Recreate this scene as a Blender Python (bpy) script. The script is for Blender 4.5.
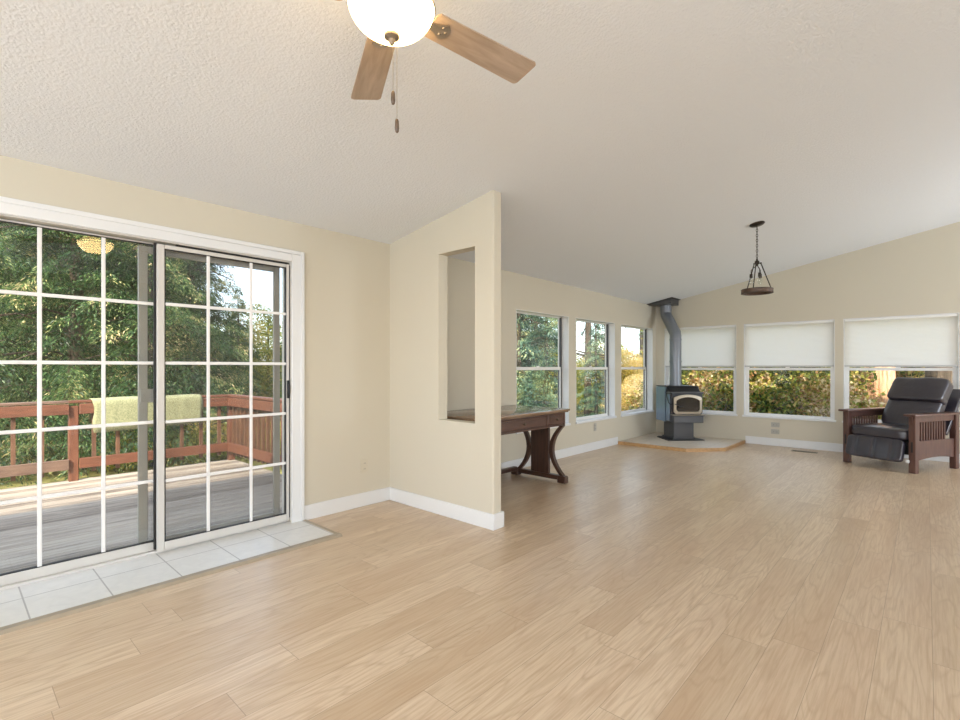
import bpy, bmesh, math, random
import numpy as np
from mathutils import Vector, Matrix
PI = math.pi
scene = bpy.context.scene
COL = scene.collection
for o in list(bpy.data.objects):
    bpy.data.objects.remove(o)

# ---------------------------------------------------------------- camera
cam_data = bpy.data.cameras.new('camera')
cam = bpy.data.objects.new('camera', cam_data); COL.objects.link(cam)
cam.location = (0, 0, 1.22)
cam.rotation_euler = (PI/2, 0, 0.7387)
cam_data.sensor_fit = 'HORIZONTAL'; cam_data.sensor_width = 36
cam_data.lens = 490.7/960*36
cam_data.shift_y = 7.5/960
cam_data.clip_start = 0.05; cam_data.clip_end = 300
scene.camera = cam

# ---------------------------------------------------------------- exposure, sky, sun
scene.view_settings.view_transform = 'Standard'
scene.view_settings.look = 'None'
scene.view_settings.gamma = 1
scene.view_settings.use_curve_mapping = False
scene.view_settings.exposure = 0.07
scene.cycles.use_denoising = True
scene.cycles.max_bounces = 10
scene.cycles.diffuse_bounces = 5
scene.cycles.glossy_bounces = 4
scene.cycles.transmission_bounces = 6
scene.cycles.transparent_max_bounces = 24
scene.cycles.sample_clamp_indirect = 6
scene.cycles.caustics_reflective = False
scene.cycles.caustics_refractive = False

world = bpy.data.worlds.new('world'); scene.world = world
world.use_nodes = True
wn = world.node_tree; wn.nodes.clear()
w_out = wn.nodes.new('ShaderNodeOutputWorld')
w_bg = wn.nodes.new('ShaderNodeBackground')
w_sky = wn.nodes.new('ShaderNodeTexSky')
w_sky.sky_type = 'NISHITA'; w_sky.sun_disc = False
w_sky.sun_elevation = math.radians(30); w_sky.sun_rotation = math.radians(140)
w_sky.air_density = 1.0; w_sky.dust_density = 1.5; w_sky.ozone_density = 1.0
w_mul = wn.nodes.new('ShaderNodeMix'); w_mul.data_type = 'RGBA'; w_mul.blend_type = 'MULTIPLY'
w_mul.inputs[0].default_value = 1; w_mul.inputs[7].default_value = (0.155, 0.155, 0.155, 1)
w_mix = wn.nodes.new('ShaderNodeMix'); w_mix.data_type = 'RGBA'
w_mix.inputs[0].default_value = 0.45; w_mix.inputs[7].default_value = (0.92, 1.0, 1.15, 1)
wn.links.new(w_sky.outputs[0], w_mul.inputs[6])
wn.links.new(w_mul.outputs[2], w_mix.inputs[6])
wn.links.new(w_mix.outputs[2], w_bg.inputs[0])
w_bg.inputs[1].default_value = 3.3
wn.links.new(w_bg.outputs[0], w_out.inputs[0])

def light(name, kind, loc, energy, color=(1, 1, 1), direction=None, **kw):
    d = bpy.data.lights.new(name, kind); d.energy = energy; d.color = color
    for k, v in kw.items(): setattr(d, k, v)
    o = bpy.data.objects.new(name, d); COL.objects.link(o); o.location = loc
    if direction: o.rotation_euler = Vector(direction).to_track_quat('-Z', 'Y').to_euler()
    return o

light('sun', 'SUN', (10, -10, 12), 11.0, (1.0, 0.88, 0.72), (-0.60, 0.75, -0.80), angle=math.radians(0.8))
# fill lamps added in made-up openings of the unseen right and rear walls
FILL_TINT = (0.85, 0.97, 1.14)
for (wy, ww) in ((-2.5, 1.3), (-0.95, 1.3)):
    light('added_fill_right', 'AREA', (4.07, wy, 1.35), 40, FILL_TINT, (-1, 0, 0.2), shape='RECTANGLE', size=ww, size_y=1.7)
light('added_fill_right', 'AREA', (4.07, 7.25, 1.35), 112, FILL_TINT, (-1, -0.05, 0.12), shape='RECTANGLE', size=2.3, size_y=1.7)
for wx in (-1.9, 0.6, 2.9):
    light('added_fill_rear', 'AREA', (wx, -3.57, 1.80), 72, FILL_TINT, (0, 1, 0.18), shape='RECTANGLE', size=1.9, size_y=0.95)

# ================================================================= helpers
def newbm(): return bmesh.new()

def obj(name, bm, mat, parent=None, smooth=False):
    me = bpy.data.meshes.new(name)
    bmesh.ops.recalc_face_normals(bm, faces=bm.faces[:])
    bm.to_mesh(me); bm.free()
    if isinstance(mat, (list, tuple)):
        for m in mat: me.materials.append(m)
    elif mat: me.materials.append(mat)
    if smooth:
        for p in me.polygons: p.use_smooth = True
        if smooth != 'full':
            try: me.set_sharp_from_angle(angle=math.radians(38))
            except Exception: pass
    o = bpy.data.objects.new(name, me); COL.objects.link(o)
    if parent: o.parent = parent
    return o

def empty(name, loc=(0, 0, 0), rz=0, parent=None):
    o = bpy.data.objects.new(name, None); COL.objects.link(o)
    o.location = loc; o.rotation_euler = (0, 0, rz); o.empty_display_size = 0.1
    if parent: o.parent = parent
    return o

def tag(o, label, cat, group=None, kind=None):
    o['label'] = label; o['category'] = cat
    if group: o['group'] = group
    if kind: o['kind'] = kind
    return o

def struct(o, label=None):
    o['kind'] = 'structure'
    if label: o['label'] = label
    return o

def bx(bm, x0, x1, y0, y1, z0, z1, bev=0, seg=2, M=None):
    r = bmesh.ops.create_cube(bm, size=1)
    vs = r['verts']
    for v in vs:
        v.co = Vector(((x0+x1)/2 + v.co.x*(x1-x0), (y0+y1)/2 + v.co.y*(y1-y0), (z0+z1)/2 + v.co.z*(z1-z0)))
    if bev > 0:
        es = list({e for v in vs for e in v.link_edges})
        rr = bmesh.ops.bevel(bm, geom=es, offset=bev, segments=seg, profile=0.5, affect='EDGES')
        vs = list({v for f in rr['faces'] for v in f.verts} | {v for v in vs if v.is_valid})
    if M is not None:
        for v in vs: v.co = M @ v.co
    return vs

def tube(bm, pts, r, n=8, cap=True, closed=False):
    pts = [Vector(p) for p in pts]; N = len(pts)
    rs = r if isinstance(r, (list, tuple)) else [r]*N
    rings = []; up = None
    for i, p in enumerate(pts):
        if closed: t = pts[(i+1) % N] - pts[i-1]
        else: t = pts[min(i+1, N-1)] - pts[max(i-1, 0)]
        t.normalize()
        if up is None:
            up = Vector((0, 0, 1)) if abs(t.z) < 0.9 else Vector((1, 0, 0))
        a = t.cross(up).normalized(); b = a.cross(t).normalized(); up = b
        rings.append([bm.verts.new(p + (a*math.cos(2*PI*k/n) + b*math.sin(2*PI*k/n))*rs[i]) for k in range(n)])
    for i in range(N if closed else N-1):
        A, B = rings[i], rings[(i+1) % N]
        for k in range(n): bm.faces.new((A[k], A[(k+1) % n], B[(k+1) % n], B[k]))
    if cap and not closed:
        bm.faces.new(rings[0]); bm.faces.new(rings[-1])

def lathe(bm, prof, c=(0, 0, 0), n=32, M=None):
    rings = []
    for (r, z) in prof:
        if r < 1e-6: rings.append([bm.verts.new((c[0], c[1], c[2]+z))])
        else: rings.append([bm.verts.new((c[0]+r*math.cos(2*PI*k/n), c[1]+r*math.sin(2*PI*k/n), c[2]+z)) for k in range(n)])
    for A, B in zip(rings, rings[1:]):
        for k in range(n):
            k2 = (k+1) % n
            if len(A) == 1 and len(B) == 1: continue
            if len(A) == 1: bm.faces.new((A[0], B[k], B[k2]))
            elif len(B) == 1: bm.faces.new((A[k], A[k2], B[0]))
            else: bm.faces.new((A[k], A[k2], B[k2], B[k]))
    if len(rings[0]) > 1: bm.faces.new(rings[0])
    if len(rings[-1]) > 1: bm.faces.new(rings[-1])
    if M is not None:
        for R in rings:
            for v in R: v.co = M @ v.co

def prism(bm, poly, h0, h1, axis='z'):
    def P(a, b, h):
        return {'z': (a, b, h), 'y': (a, h, b), 'x': (h, a, b)}[axis]
    A = [bm.verts.new(P(a, b, h0)) for a, b in poly]
    B = [bm.verts.new(P(a, b, h1)) for a, b in poly]
    bm.faces.new(A); bm.faces.new(B)
    n = len(poly)
    for i in range(n): bm.faces.new((A[i], A[(i+1) % n], B[(i+1) % n], B[i]))
    return A + B

def cushion(bm, sx, sy, sz, M, puff=0.35, n=18, e=4.0, fn=None):
    """a stuffed block: a subdivided box swollen between its seams"""
    grid = {}
    def vert(i, j, k):
        key = (i, j, k)
        if key in grid: return grid[key]
        u = Vector((i/n*2-1, j/n*2-1, k/n*2-1))
        m = (abs(u.x)**e + abs(u.y)**e + abs(u.z)**e)**(1/e)
        s = u/m
        q = Vector((s.x*sx/2, s.y*sy/2, s.z*sz/2))
        mx = max(0, 1 - abs(u.x)**2) ; my = max(0, 1 - abs(u.y)**2)
        q.z *= 1 + puff*mx*my
        if fn: q = fn(q, u)
        v = bm.verts.new(M @ q); grid[key] = v
        return v
    for a in range(n):
        for b in range(n):
            for side in (0, n):
                bm.faces.new([vert(side, *t) for t in ((a, b), (a+1, b), (a+1, b+1), (a, b+1))])
                bm.faces.new([vert(t[0], side, t[1]) for t in ((a, b), (a+1, b), (a+1, b+1), (a, b+1))])
                bm.faces.new([vert(t[0], t[1], side) for t in ((a, b), (a+1, b), (a+1, b+1), (a, b+1))])

# ================================================================= materials
MATS = {}
class NT:
    def __init__(s, name):
        s.m = bpy.data.materials.new(name); s.m.use_nodes = True
        s.t = s.m.node_tree; s.b = s.t.nodes['Principled BSDF']; s.out = s.t.nodes['Material Output']
    def n(s, typ, **kw):
        x = s.t.nodes.new('ShaderNode' + typ)
        for k, v in kw.items(): setattr(x, k, v)
        return x
    def l(s, a, b): s.t.links.new(a, b)
    def math(s, op, a, b=None, c=None):
        x = s.n('Math', operation=op)
        for i, v in enumerate((a, b, c)):
            if v is None: continue
            if isinstance(v, (int, float)): x.inputs[i].default_value = v
            else: s.l(v, x.inputs[i])
        return x.outputs[0]
    def ramp(s, fac, stops):
        x = s.n('ValToRGB'); r = x.color_ramp
        while len(r.elements) < len(stops): r.elements.new(0.5)
        for e, (p, c) in zip(r.elements, stops): e.position = p; e.color = (*c, 1)
        s.l(fac, x.inputs[0]); return x.outputs[0]
    def noise(s, vec, scale, detail=3, rough=0.5, dist=0):
        x = s.n('TexNoise'); x.inputs['Scale'].default_value = scale
        x.inputs['Detail'].default_value = detail; x.inputs['Roughness'].default_value = rough
        x.inputs['Distortion'].default_value = dist
        if vec is not None: s.l(vec, x.inputs['Vector'])
        return x.outputs['Fac']
    def pos(s): return s.n('NewGeometry').outputs['Position']
    def objc(s): return s.n('TexCoord').outputs['Object']
    def mapv(s, vec, scale=(1, 1, 1), rot=(0, 0, 0)):
        x = s.n('Mapping'); x.inputs['Scale'].default_value = scale; x.inputs['Rotation'].default_value = rot
        s.l(vec, x.inputs[0]); return x.outputs[0]
    def bump(s, h, strength, dist=0.01):
        x = s.n('Bump'); x.inputs['Strength'].default_value = strength; x.inputs['Distance'].default_value = dist
        s.l(h, x.inputs['Height']); s.l(x.outputs[0], s.b.inputs['Normal'])
    def mixc(s, fac, a, b, mode='MIX'):
        x = s.n('Mix', data_type='RGBA', blend_type=mode)
        for i, v in ((0, fac), (6, a), (7, b)):
            if isinstance(v, (int, float)): x.inputs[i].default_value = v
            elif isinstance(v, tuple): x.inputs[i].default_value = (*v, 1)
            else: s.l(v, x.inputs[i])
        return x.outputs[2]

def plain(name, col, rough=0.5, metal=0, var=0.0, bump=0.0, bscale=60, spec=0.5, coat=0):
    N = NT(name); b = N.b
    b.inputs['Roughness'].default_value = rough; b.inputs['Metallic'].default_value = metal
    b.inputs['Specular IOR Level'].default_value = spec
    b.inputs['Coat Weight'].default_value = coat
    nz = N.noise(N.objc(), bscale, 4)
    if var > 0:
        lo = tuple(c*(1-var) for c in col); hi = tuple(min(1, c*(1+var)) for c in col)
        N.l(N.ramp(nz, [(0.25, lo), (0.75, hi)]), b.inputs['Base Color'])
    else: b.inputs['Base Color'].default_value = (*col, 1)
    if bump > 0: N.bump(nz, bump)
    return N.m

def wood(name, c0, c1, rough=0.4, axis='y', scale=8, bump=0.1, spec=0.5):
    N = NT(name); b = N.b
    sc = {'x': (0.12, 1, 1), 'y': (1, 0.12, 1), 'z': (1, 1, 0.12)}[axis]
    v = N.mapv(N.objc(), sc)
    nz = N.noise(v, scale*3.5, 5, 0.6, 0.6)
    N.l(N.ramp(nz, [(0.3, c0), (0.7, c1)]), b.inputs['Base Color'])
    b.inputs['Roughness'].default_value = rough; b.inputs['Specular IOR Level'].default_value = spec
    if bump: N.bump(nz, bump, 0.003)
    return N.m

def mk_wall():
    N = NT('wall_paint')
    p = N.pos(); nz = N.noise(p, 120, 3)
    N.l(N.mixc(N.noise(p, 0.8, 2), (0.60, 0.548, 0.438), (0.625, 0.573, 0.463)), N.b.inputs['Base Color'])
    N.b.inputs['Roughness'].default_value = 0.75; N.b.inputs['Specular IOR Level'].default_value = 0.25
    N.bump(nz, 0.12, 0.004); return N.m
def mk_ceiling():
    N = NT('ceiling_texture')
    p = N.pos()
    v = N.n('TexVoronoi', feature='SMOOTH_F1'); v.inputs['Scale'].default_value = 75; N.l(p, v.inputs['Vector'])
    h = N.math('ADD', N.math('MULTIPLY', v.outputs['Distance'], 0.8), N.noise(p, 110, 4, 0.6))
    N.b.inputs['Base Color'].default_value = (0.80, 0.825, 0.855, 1)
    N.b.inputs['Roughness'].default_value = 0.9; N.b.inputs['Specular IOR Level'].default_value = 0.1
    N.bump(h, 0.36, 0.010); return N.m
def mk_floor():
    N = NT('oak_planks')
    p = N.pos(); s = N.n('SeparateXYZ'); N.l(p, s.inputs[0]); X, Y = s.outputs[0], s.outputs[1]
    W, L = 0.178, 1.22
    fx = N.math('DIVIDE', N.math('ADD', X, 50), W); row = N.math('FLOOR', fx)
    wr = N.n('TexWhiteNoise', noise_dimensions='1D'); N.l(row, wr.inputs['W'])
    fy = N.math('ADD', N.math('DIVIDE', N.math('ADD', Y, 50), L), N.math('MULTIPLY', wr.outputs['Value'], 5))
    colm = N.math('FLOOR', fy)
    cb = N.n('CombineXYZ'); N.l(row, cb.inputs[0]); N.l(colm, cb.inputs[1])
    wn2 = N.n('TexWhiteNoise', noise_dimensions='3D'); N.l(cb.outputs[0], wn2.inputs['Vector'])
    rnd = wn2.outputs['Value']
    # grain coordinates, shifted per plank
    c2 = N.n('CombineXYZ')
    N.l(N.math('ADD', X, N.math('MULTIPLY', rnd, 31)), c2.inputs[0])
    N.l(N.math('ADD', N.math('MULTIPLY', Y, 0.13), N.math('MULTIPLY', rnd, 17)), c2.inputs[1])
    c3 = N.n('CombineXYZ'); N.l(N.math('ADD', X, N.math('MULTIPLY', rnd, 31)), c3.inputs[0]); N.l(N.math('ADD', N.math('MULTIPLY', Y, 0.035), N.math('MULTIPLY', rnd, 9)), c3.inputs[1])
    g1 = N.noise(c2.outputs[0], 7, 2, 0.45, 0.35)
    g2 = N.noise(c3.outputs[0], 95, 4, 0.65, 0.1)
    rings = N.math('FRACT', N.math('MULTIPLY', g1, 12))
    rg = N.math('ABSOLUTE', N.math('SUBTRACT', rings, 0.5))
    base = N.ramp(rnd, [(0.0, (0.565, 0.43, 0.29)), (0.35, (0.64, 0.50, 0.345)), (0.7, (0.68, 0.535, 0.38)), (1.0, (0.60, 0.46, 0.315))])
    c = N.mixc(N.math('MULTIPLY', N.ramp(g2, [(0.42, (0, 0, 0)), (0.62, (1, 1, 1))]), 0.52), base, (0.44, 0.29, 0.17))
    c = N.mixc(N.math('MULTIPLY', N.ramp(rg, [(0.0, (1, 1, 1)), (0.22, (0, 0, 0))]), 0.38), c, (0.40, 0.26, 0.15))
    c = N.mixc(N.math('MULTIPLY', N.ramp(N.noise(c2.outputs[0], 3.5, 2), [(0.48, (0, 0, 0)), (0.66, (1, 1, 1))]), 0.5), c, (0.47, 0.315, 0.19))
    ex = N.math('MULTIPLY', N.math('ABSOLUTE', N.math('SUBTRACT', N.math('FRACT', fx), 0.5)), W)
    ey = N.math('MULTIPLY', N.math('ABSOLUTE', N.math('SUBTRACT', N.math('FRACT', fy), 0.5)), L)
    gap = N.math('MAXIMUM', N.math('GREATER_THAN', ex, W/2-0.0011), N.math('GREATER_THAN', ey, L/2-0.0013))
    c = N.mixc(N.math('MULTIPLY', gap, 0.55), c, (0.20, 0.12, 0.07))
    N.l(c, N.b.inputs['Base Color'])
    N.b.inputs['Roughness'].default_value = 0.30; N.b.inputs['Specular IOR Level'].default_value = 0.65
    hb = N.math('SUBTRACT', N.math('MULTIPLY', g2, 0.25), gap)
    N.bump(hb, 0.18, 0.002); return N.m
def mk_tile(name, base, w, l, x0, y0, grout, off=0.0, rough=0.3):
    N = NT(name); p = N.pos(); s = N.n('SeparateXYZ'); N.l(p, s.inputs[0])
    fx = N.math('DIVIDE', N.math('SUBTRACT', s.outputs[0], x0), w)
    fy = N.math('DIVIDE', N.math('SUBTRACT', s.outputs[1], y0), l)
    ex = N.math('MULTIPLY', N.math('ABSOLUTE', N.math('SUBTRACT', N.math('FRACT', fx), 0.5)), w)
    ey = N.math('MULTIPLY', N.math('ABSOLUTE', N.math('SUBTRACT', N.math('FRACT', fy), 0.5)), l)
    g = N.math('MAXIMUM', N.math('GREATER_THAN', ex, w/2-0.0035), N.math('GREATER_THAN', ey, l/2-0.0035))
    nz = N.noise(p, 14, 5, 0.6, 0.8)
    lo = tuple(c*0.9 for c in base)
    c = N.mixc(g, N.ramp(nz, [(0.3, lo), (0.7, base)]), grout)
    N.l(c, N.b.inputs['Base Color']); N.b.inputs['Roughness'].default_value = rough
    N.bump(N.math('SUBTRACT', N.math('MULTIPLY', nz, 0.3), g), 0.3, 0.003); return N.m
def mk_glass(name='window_glass', tint=(0.97, 0.98, 0.97), dark=0.0):
    N = NT(name); t = N.t; t.nodes.remove(N.b)
    tr = N.n('BsdfTransparent'); tr.inputs[0].default_value = (*tint, 1)
    gl = N.n('BsdfGlossy'); gl.inputs['Roughness'].default_value = 0.0; gl.inputs['Color'].default_value = (1, 1, 1, 1)
    lw = N.n('LayerWeight'); lw.inputs[0].default_value = 0.5
    f = N.math('ADD', N.math('MULTIPLY', N.math('POWER', lw.outputs['Facing'], 5), 0.9), 0.035)
    mx = N.n('MixShader'); N.l(f, mx.inputs[0]); N.l(tr.outputs[0], mx.inputs[1]); N.l(gl.outputs[0], mx.inputs[2])
    N.l(mx.outputs[0], N.out.inputs[0]); return N.m
def mk_screen():
    N = NT('insect_screen'); t = N.t; t.nodes.remove(N.b)
    tr = N.n('BsdfTransparent'); df = N.n('BsdfDiffuse'); df.inputs[0].default_value = (0.12, 0.12, 0.12, 1)
    p = N.pos(); s = N.n('SeparateXYZ'); N.l(p, s.inputs[0])
    mx = N.n('MixShader'); mx.inputs[0].default_value = 0.17
    N.l(tr.outputs[0], mx.inputs[1]); N.l(df.outputs[0], mx.inputs[2]); N.l(mx.outputs[0], N.out.inputs[0]); return N.m
def mk_leaf(name, stops, trans=0.45, scale=1.0, off=0.72):
    N = NT(name); t = N.t; t.nodes.remove(N.b)
    g = N.n('NewGeometry')
    r = g.outputs['Random Per Island']
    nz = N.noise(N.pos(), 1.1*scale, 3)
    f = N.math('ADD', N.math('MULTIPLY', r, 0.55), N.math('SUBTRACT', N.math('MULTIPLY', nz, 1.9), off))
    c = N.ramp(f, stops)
    df = N.n('BsdfDiffuse'); tl = N.n('BsdfTranslucent'); N.l(c, df.inputs[0]); N.l(c, tl.inputs[0])
    m1 = N.n('MixShader'); m1.inputs[0].default_value = trans; N.l(df.outputs[0], m1.inputs[1]); N.l(tl.outputs[0], m1.inputs[2])
    gl = N.n('BsdfGlossy'); gl.inputs['Roughness'].default_value = 0.45
    m2 = N.n('MixShader'); m2.inputs[0].default_value = 0.03; N.l(m1.outputs[0], m2.inputs[1]); N.l(gl.outputs[0], m2.inputs[2])
    N.l(m2.outputs[0], N.out.inputs[0]); return N.m
def mk_bark(name, c0, c1):
    N = NT(name); v = N.mapv(N.objc(), (1, 1, 0.14))
    nz = N.noise(v, 11, 6, 0.65, 0.8)
    N.l(N.ramp(nz, [(0.36, c0), (0.6, c1)]), N.b.inputs['Base Color'])
    N.b.inputs['Roughness'].default_value = 0.9; N.bump(nz, 0.9, 0.06); return N.m
def mk_blind():
    N = NT('blind_fabric'); b = N.b
    nz = N.noise(N.mapv(N.pos(), (0.25, 1, 3)), 9, 3)
    N.l(N.mixc(nz, (0.93, 0.92, 0.89), (0.96, 0.95, 0.93)), b.inputs['Base Color'])
    b.inputs['Roughness'].default_value = 0.9; b.inputs['Specular IOR Level'].default_value = 0.1
    tl = N.n('BsdfTranslucent'); tl.inputs[0].default_value = (0.98, 0.96, 0.92, 1)
    mx = N.n('MixShader'); mx.inputs[0].default_value = 0.80
    N.l(b.outputs[0], mx.inputs[1]); N.l(tl.outputs[0], mx.inputs[2]); N.l(mx.outputs[0], N.out.inputs[0]); return N.m
def mk_bowl():
    N = NT('frosted_bowl_glass'); b = N.b
    b.inputs['Base Color'].default_value = (0.9, 0.87, 0.8, 1); b.inputs['Roughness'].default_value = 0.35
    b.inputs['Emission Color'].default_value = (1.0, 0.66, 0.28, 1); b.inputs['Emission Strength'].default_value = 13.0
    return N.m
def mk_leather():
    N = NT('dark_leather'); b = N.b
    v = N.n('TexVoronoi'); v.inputs['Scale'].default_value = 160; N.l(N.objc(), v.inputs['Vector'])
    n2 = N.noise(N.objc(), 9, 4, 0.6, 0.5)
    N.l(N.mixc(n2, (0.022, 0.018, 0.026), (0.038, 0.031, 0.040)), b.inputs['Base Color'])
    b.inputs['Roughness'].default_value = 0.30; b.inputs['Specular IOR Level'].default_value = 0.6; b.inputs['Coat Weight'].default_value = 0.45; b.inputs['Coat Roughness'].default_value = 0.12
    h = N.math('ADD', N.math('MULTIPLY', v.outputs['Distance'], 0.08), n2)
    N.bump(h, 0.35, 0.02); return N.m
def mk_deck():
    N = NT('weathered_deck_boards'); p = N.pos()
    s = N.n('SeparateXYZ'); N.l(p, s.inputs[0])
    row = N.math('FLOOR', N.math('DIVIDE', N.math('ADD', s.outputs[0], 50.06), 0.145))
    wn1 = N.n('TexWhiteNoise', noise_dimensions='1D'); N.l(row, wn1.inputs['W'])
    nz = N.noise(N.mapv(p, (1, 0.08, 1)), 30, 5, 0.65, 0.5)
    f = N.math('ADD', N.math('MULTIPLY', nz, 0.8), N.math('MULTIPLY', wn1.outputs['Value'], 0.30))
    c = N.ramp(f, [(0.3, (0.09, 0.07, 0.055)), (0.5, (0.25, 0.21, 0.17)), (0.72, (0.42, 0.365, 0.30))])
    N.l(c, N.b.inputs['Base Color']); N.b.inputs['Roughness'].default_value = 0.75; N.bump(nz, 0.4, 0.006); return N.m
def mk_ground():
    N = NT('forest_floor'); p = N.pos()
    nz = N.noise(p, 1.2, 6, 0.7, 0.4); n3 = N.noise(p, 18, 5, 0.7)
    f = N.math('ADD', N.math('MULTIPLY', nz, 0.6), N.math('MULTIPLY', n3, 0.4))
    N.l(N.ramp(f, [(0.3, (0.07, 0.06, 0.03)), (0.48, (0.19, 0.19, 0.06)), (0.62, (0.42, 0.37, 0.15)), (0.8, (0.55, 0.46, 0.24))]), N.b.inputs['Base Color'])
    N.b.inputs['Roughness'].default_value = 1; N.b.inputs['Specular IOR Level'].default_value = 0.1; N.bump(n3, 0.8, 0.05); return N.m
def mk_towel():
    N = NT('mottled_green_cloth'); nz = N.noise(N.objc(), 60, 5, 0.75)
    N.l(N.ramp(nz, [(0.35, (0.15, 0.165, 0.085)), (0.5, (0.27, 0.275, 0.15)), (0.65, (0.37, 0.37, 0.23))]), N.b.inputs['Base Color'])
    N.b.inputs['Roughness'].default_value = 0.95; N.bump(nz, 0.6, 0.01); return N.m

wall_m = mk_wall(); ceil_m = mk_ceiling(); floor_m = mk_floor()
trim_m = plain('white_trim_paint', (0.74, 0.74, 0.73), 0.4, var=0.02, bscale=3)
sash_m = plain('window_sash_vinyl', (0.80, 0.79, 0.76), 0.35, var=0.02, bscale=3)
vinyl_m = plain('door_vinyl', (0.60, 0.575, 0.53), 0.4, var=0.03, bscale=3)
grid_m = plain('muntin_white', (0.82, 0.80, 0.77), 0.4)
seal_m = plain('black_gasket', (0.012, 0.012, 0.012), 0.5)
alu_m = plain('screen_frame_grey', (0.36, 0.34, 0.31), 0.45, metal=0.3)
dark_frame_m = plain('dark_window_track', (0.06, 0.06, 0.06), 0.5)
glass_m = mk_glass(); screen_m = mk_screen()
tile_m = mk_tile('threshold_tile', (0.72, 0.70, 0.655), 0.320, 0.326, -3.825, 0.94-0.326*10, (0.38, 0.36, 0.33))
hearth_tile_m = mk_tile('hearth_tile', (0.68, 0.58, 0.46), 0.31, 0.31, -3.64, 8.74, (0.46, 0.40, 0.33), rough=0.4)
oaktrim_m = wood('oak_edging', (0.42, 0.24, 0.10), (0.58, 0.36, 0.17), 0.4)
thr_m = plain('threshold_edging', (0.34, 0.28, 0.20), 0.4, var=0.08, bscale=20)
blade_m = wood('weathered_oak_blade', (0.36, 0.27, 0.20), (0.55, 0.44, 0.35), 0.45, 'x', 7, 0.05)
nickel_m = plain('brushed_nickel', (0.42, 0.37, 0.31), 0.35, metal=0.9)
bowl_m = mk_bowl(); finial_m = plain('antique_finial', (0.22, 0.17, 0.12), 0.5, metal=0.3)
bronze_m = plain('dark_bronze', (0.045, 0.035, 0.028), 0.4, metal=0.7)
fob_m = plain('dark_wood_fob', (0.10, 0.065, 0.04), 0.35)
ringwood_m = wood('dark_ring_wood', (0.05, 0.028, 0.018), (0.13, 0.075, 0.045), 0.5, 'x', 12)
deskw_m = wood('dark_walnut', (0.065, 0.030, 0.020), (0.115, 0.055, 0.036), 0.32, 'y', 9, 0.05)
deskleg_m = wood('dark_walnut_upright', (0.045, 0.022, 0.015), (0.085, 0.040, 0.026), 0.32, 'z', 9, 0.05)
desktop_m = wood('walnut_top_painted_reflection', (0.17, 0.10, 0.058), (0.29, 0.18, 0.105), 0.10, 'y', 9, 0.01, spec=1.0)  # polished top lightened in its colour, standing in for the reflected wall
chairw_m = wood('mission_chair_wood', (0.070, 0.032, 0.024), (0.135, 0.065, 0.048), 0.33, 'z', 9, 0.05)
leather_m = mk_leather()
steel_m = plain('stove_grey_steel', (0.055, 0.055, 0.058), 0.38, metal=0.0, spec=0.8, bump=0.03, bscale=200)
pipe_m = plain('stove_pipe_paint', (0.19, 0.205, 0.23), 0.36, metal=0.25, spec=0.8)
shield_m = plain('stove_side_painted_sheen', (0.22, 0.29, 0.38), 0.22, metal=0.3, spec=1.0)  # blue sheen of reflected sky painted into the base colour
blackm_m = plain('black_iron', (0.012, 0.012, 0.013), 0.45)
brass_m = plain('brushed_champagne_trim', (0.46, 0.39, 0.29), 0.4, metal=0.3)
fireglass_m = plain('smoked_stove_glass', (0.018, 0.014, 0.012), 0.08, spec=0.8)
bulb_m = mk_glass('clear_bulb_glass')
plate_m = plain('almond_outlet_plate', (0.60, 0.54, 0.42), 0.4)
slot_m = plain('outlet_slots', (0.10, 0.09, 0.07), 0.5)
wplate_m = plain('grey_outlet_plate', (0.42, 0.40, 0.35), 0.4)
blind_m = mk_blind(); rail_m = plain('blind_rail', (0.58, 0.57, 0.55), 0.45)
redwood_m = wood('stained_redwood', (0.085, 0.030, 0.017), (0.195, 0.072, 0.038), 0.55, 'y', 9, 0.2)
redwoodv_m = wood('stained_redwood_upright', (0.085, 0.030, 0.017), (0.195, 0.072, 0.038), 0.55, 'z', 9, 0.2)
oldwood_m = wood('aged_brown_rail', (0.09, 0.052, 0.038), (0.20, 0.125, 0.09), 0.7, 'y', 9, 0.2)
baluster_m = wood('brown_baluster_wood', (0.07, 0.033, 0.020), (0.17, 0.078, 0.040), 0.65, 'z', 9, 0.2)
deck_m = mk_deck(); ground_m = mk_ground(); towel_m = mk_towel()
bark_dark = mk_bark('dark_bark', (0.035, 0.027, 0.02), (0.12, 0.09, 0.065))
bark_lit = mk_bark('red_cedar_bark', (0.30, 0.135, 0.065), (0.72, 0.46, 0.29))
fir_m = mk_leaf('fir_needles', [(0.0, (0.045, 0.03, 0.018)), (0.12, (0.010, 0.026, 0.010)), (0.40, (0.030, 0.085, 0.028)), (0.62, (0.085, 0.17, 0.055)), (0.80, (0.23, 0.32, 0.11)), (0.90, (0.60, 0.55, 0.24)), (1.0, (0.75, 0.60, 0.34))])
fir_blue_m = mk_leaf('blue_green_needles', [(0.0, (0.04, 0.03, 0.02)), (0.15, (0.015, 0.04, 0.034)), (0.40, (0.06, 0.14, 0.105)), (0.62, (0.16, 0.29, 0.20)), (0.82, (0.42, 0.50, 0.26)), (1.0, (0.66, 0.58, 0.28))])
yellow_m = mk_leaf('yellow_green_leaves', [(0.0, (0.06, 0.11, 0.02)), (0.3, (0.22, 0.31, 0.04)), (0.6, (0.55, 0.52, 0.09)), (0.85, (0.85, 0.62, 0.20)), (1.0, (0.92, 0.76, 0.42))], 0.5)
bush_m = mk_leaf('mixed_bush_leaves', [(0.0, (0.010, 0.022, 0.008)), (0.25, (0.022, 0.05, 0.014)), (0.48, (0.10, 0.16, 0.03)), (0.66, (0.32, 0.36, 0.06)), (0.80, (0.55, 0.44, 0.12)), (0.90, (0.45, 0.20, 0.08)), (1.0, (0.80, 0.66, 0.40))], 0.5, off=0.58)
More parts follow.
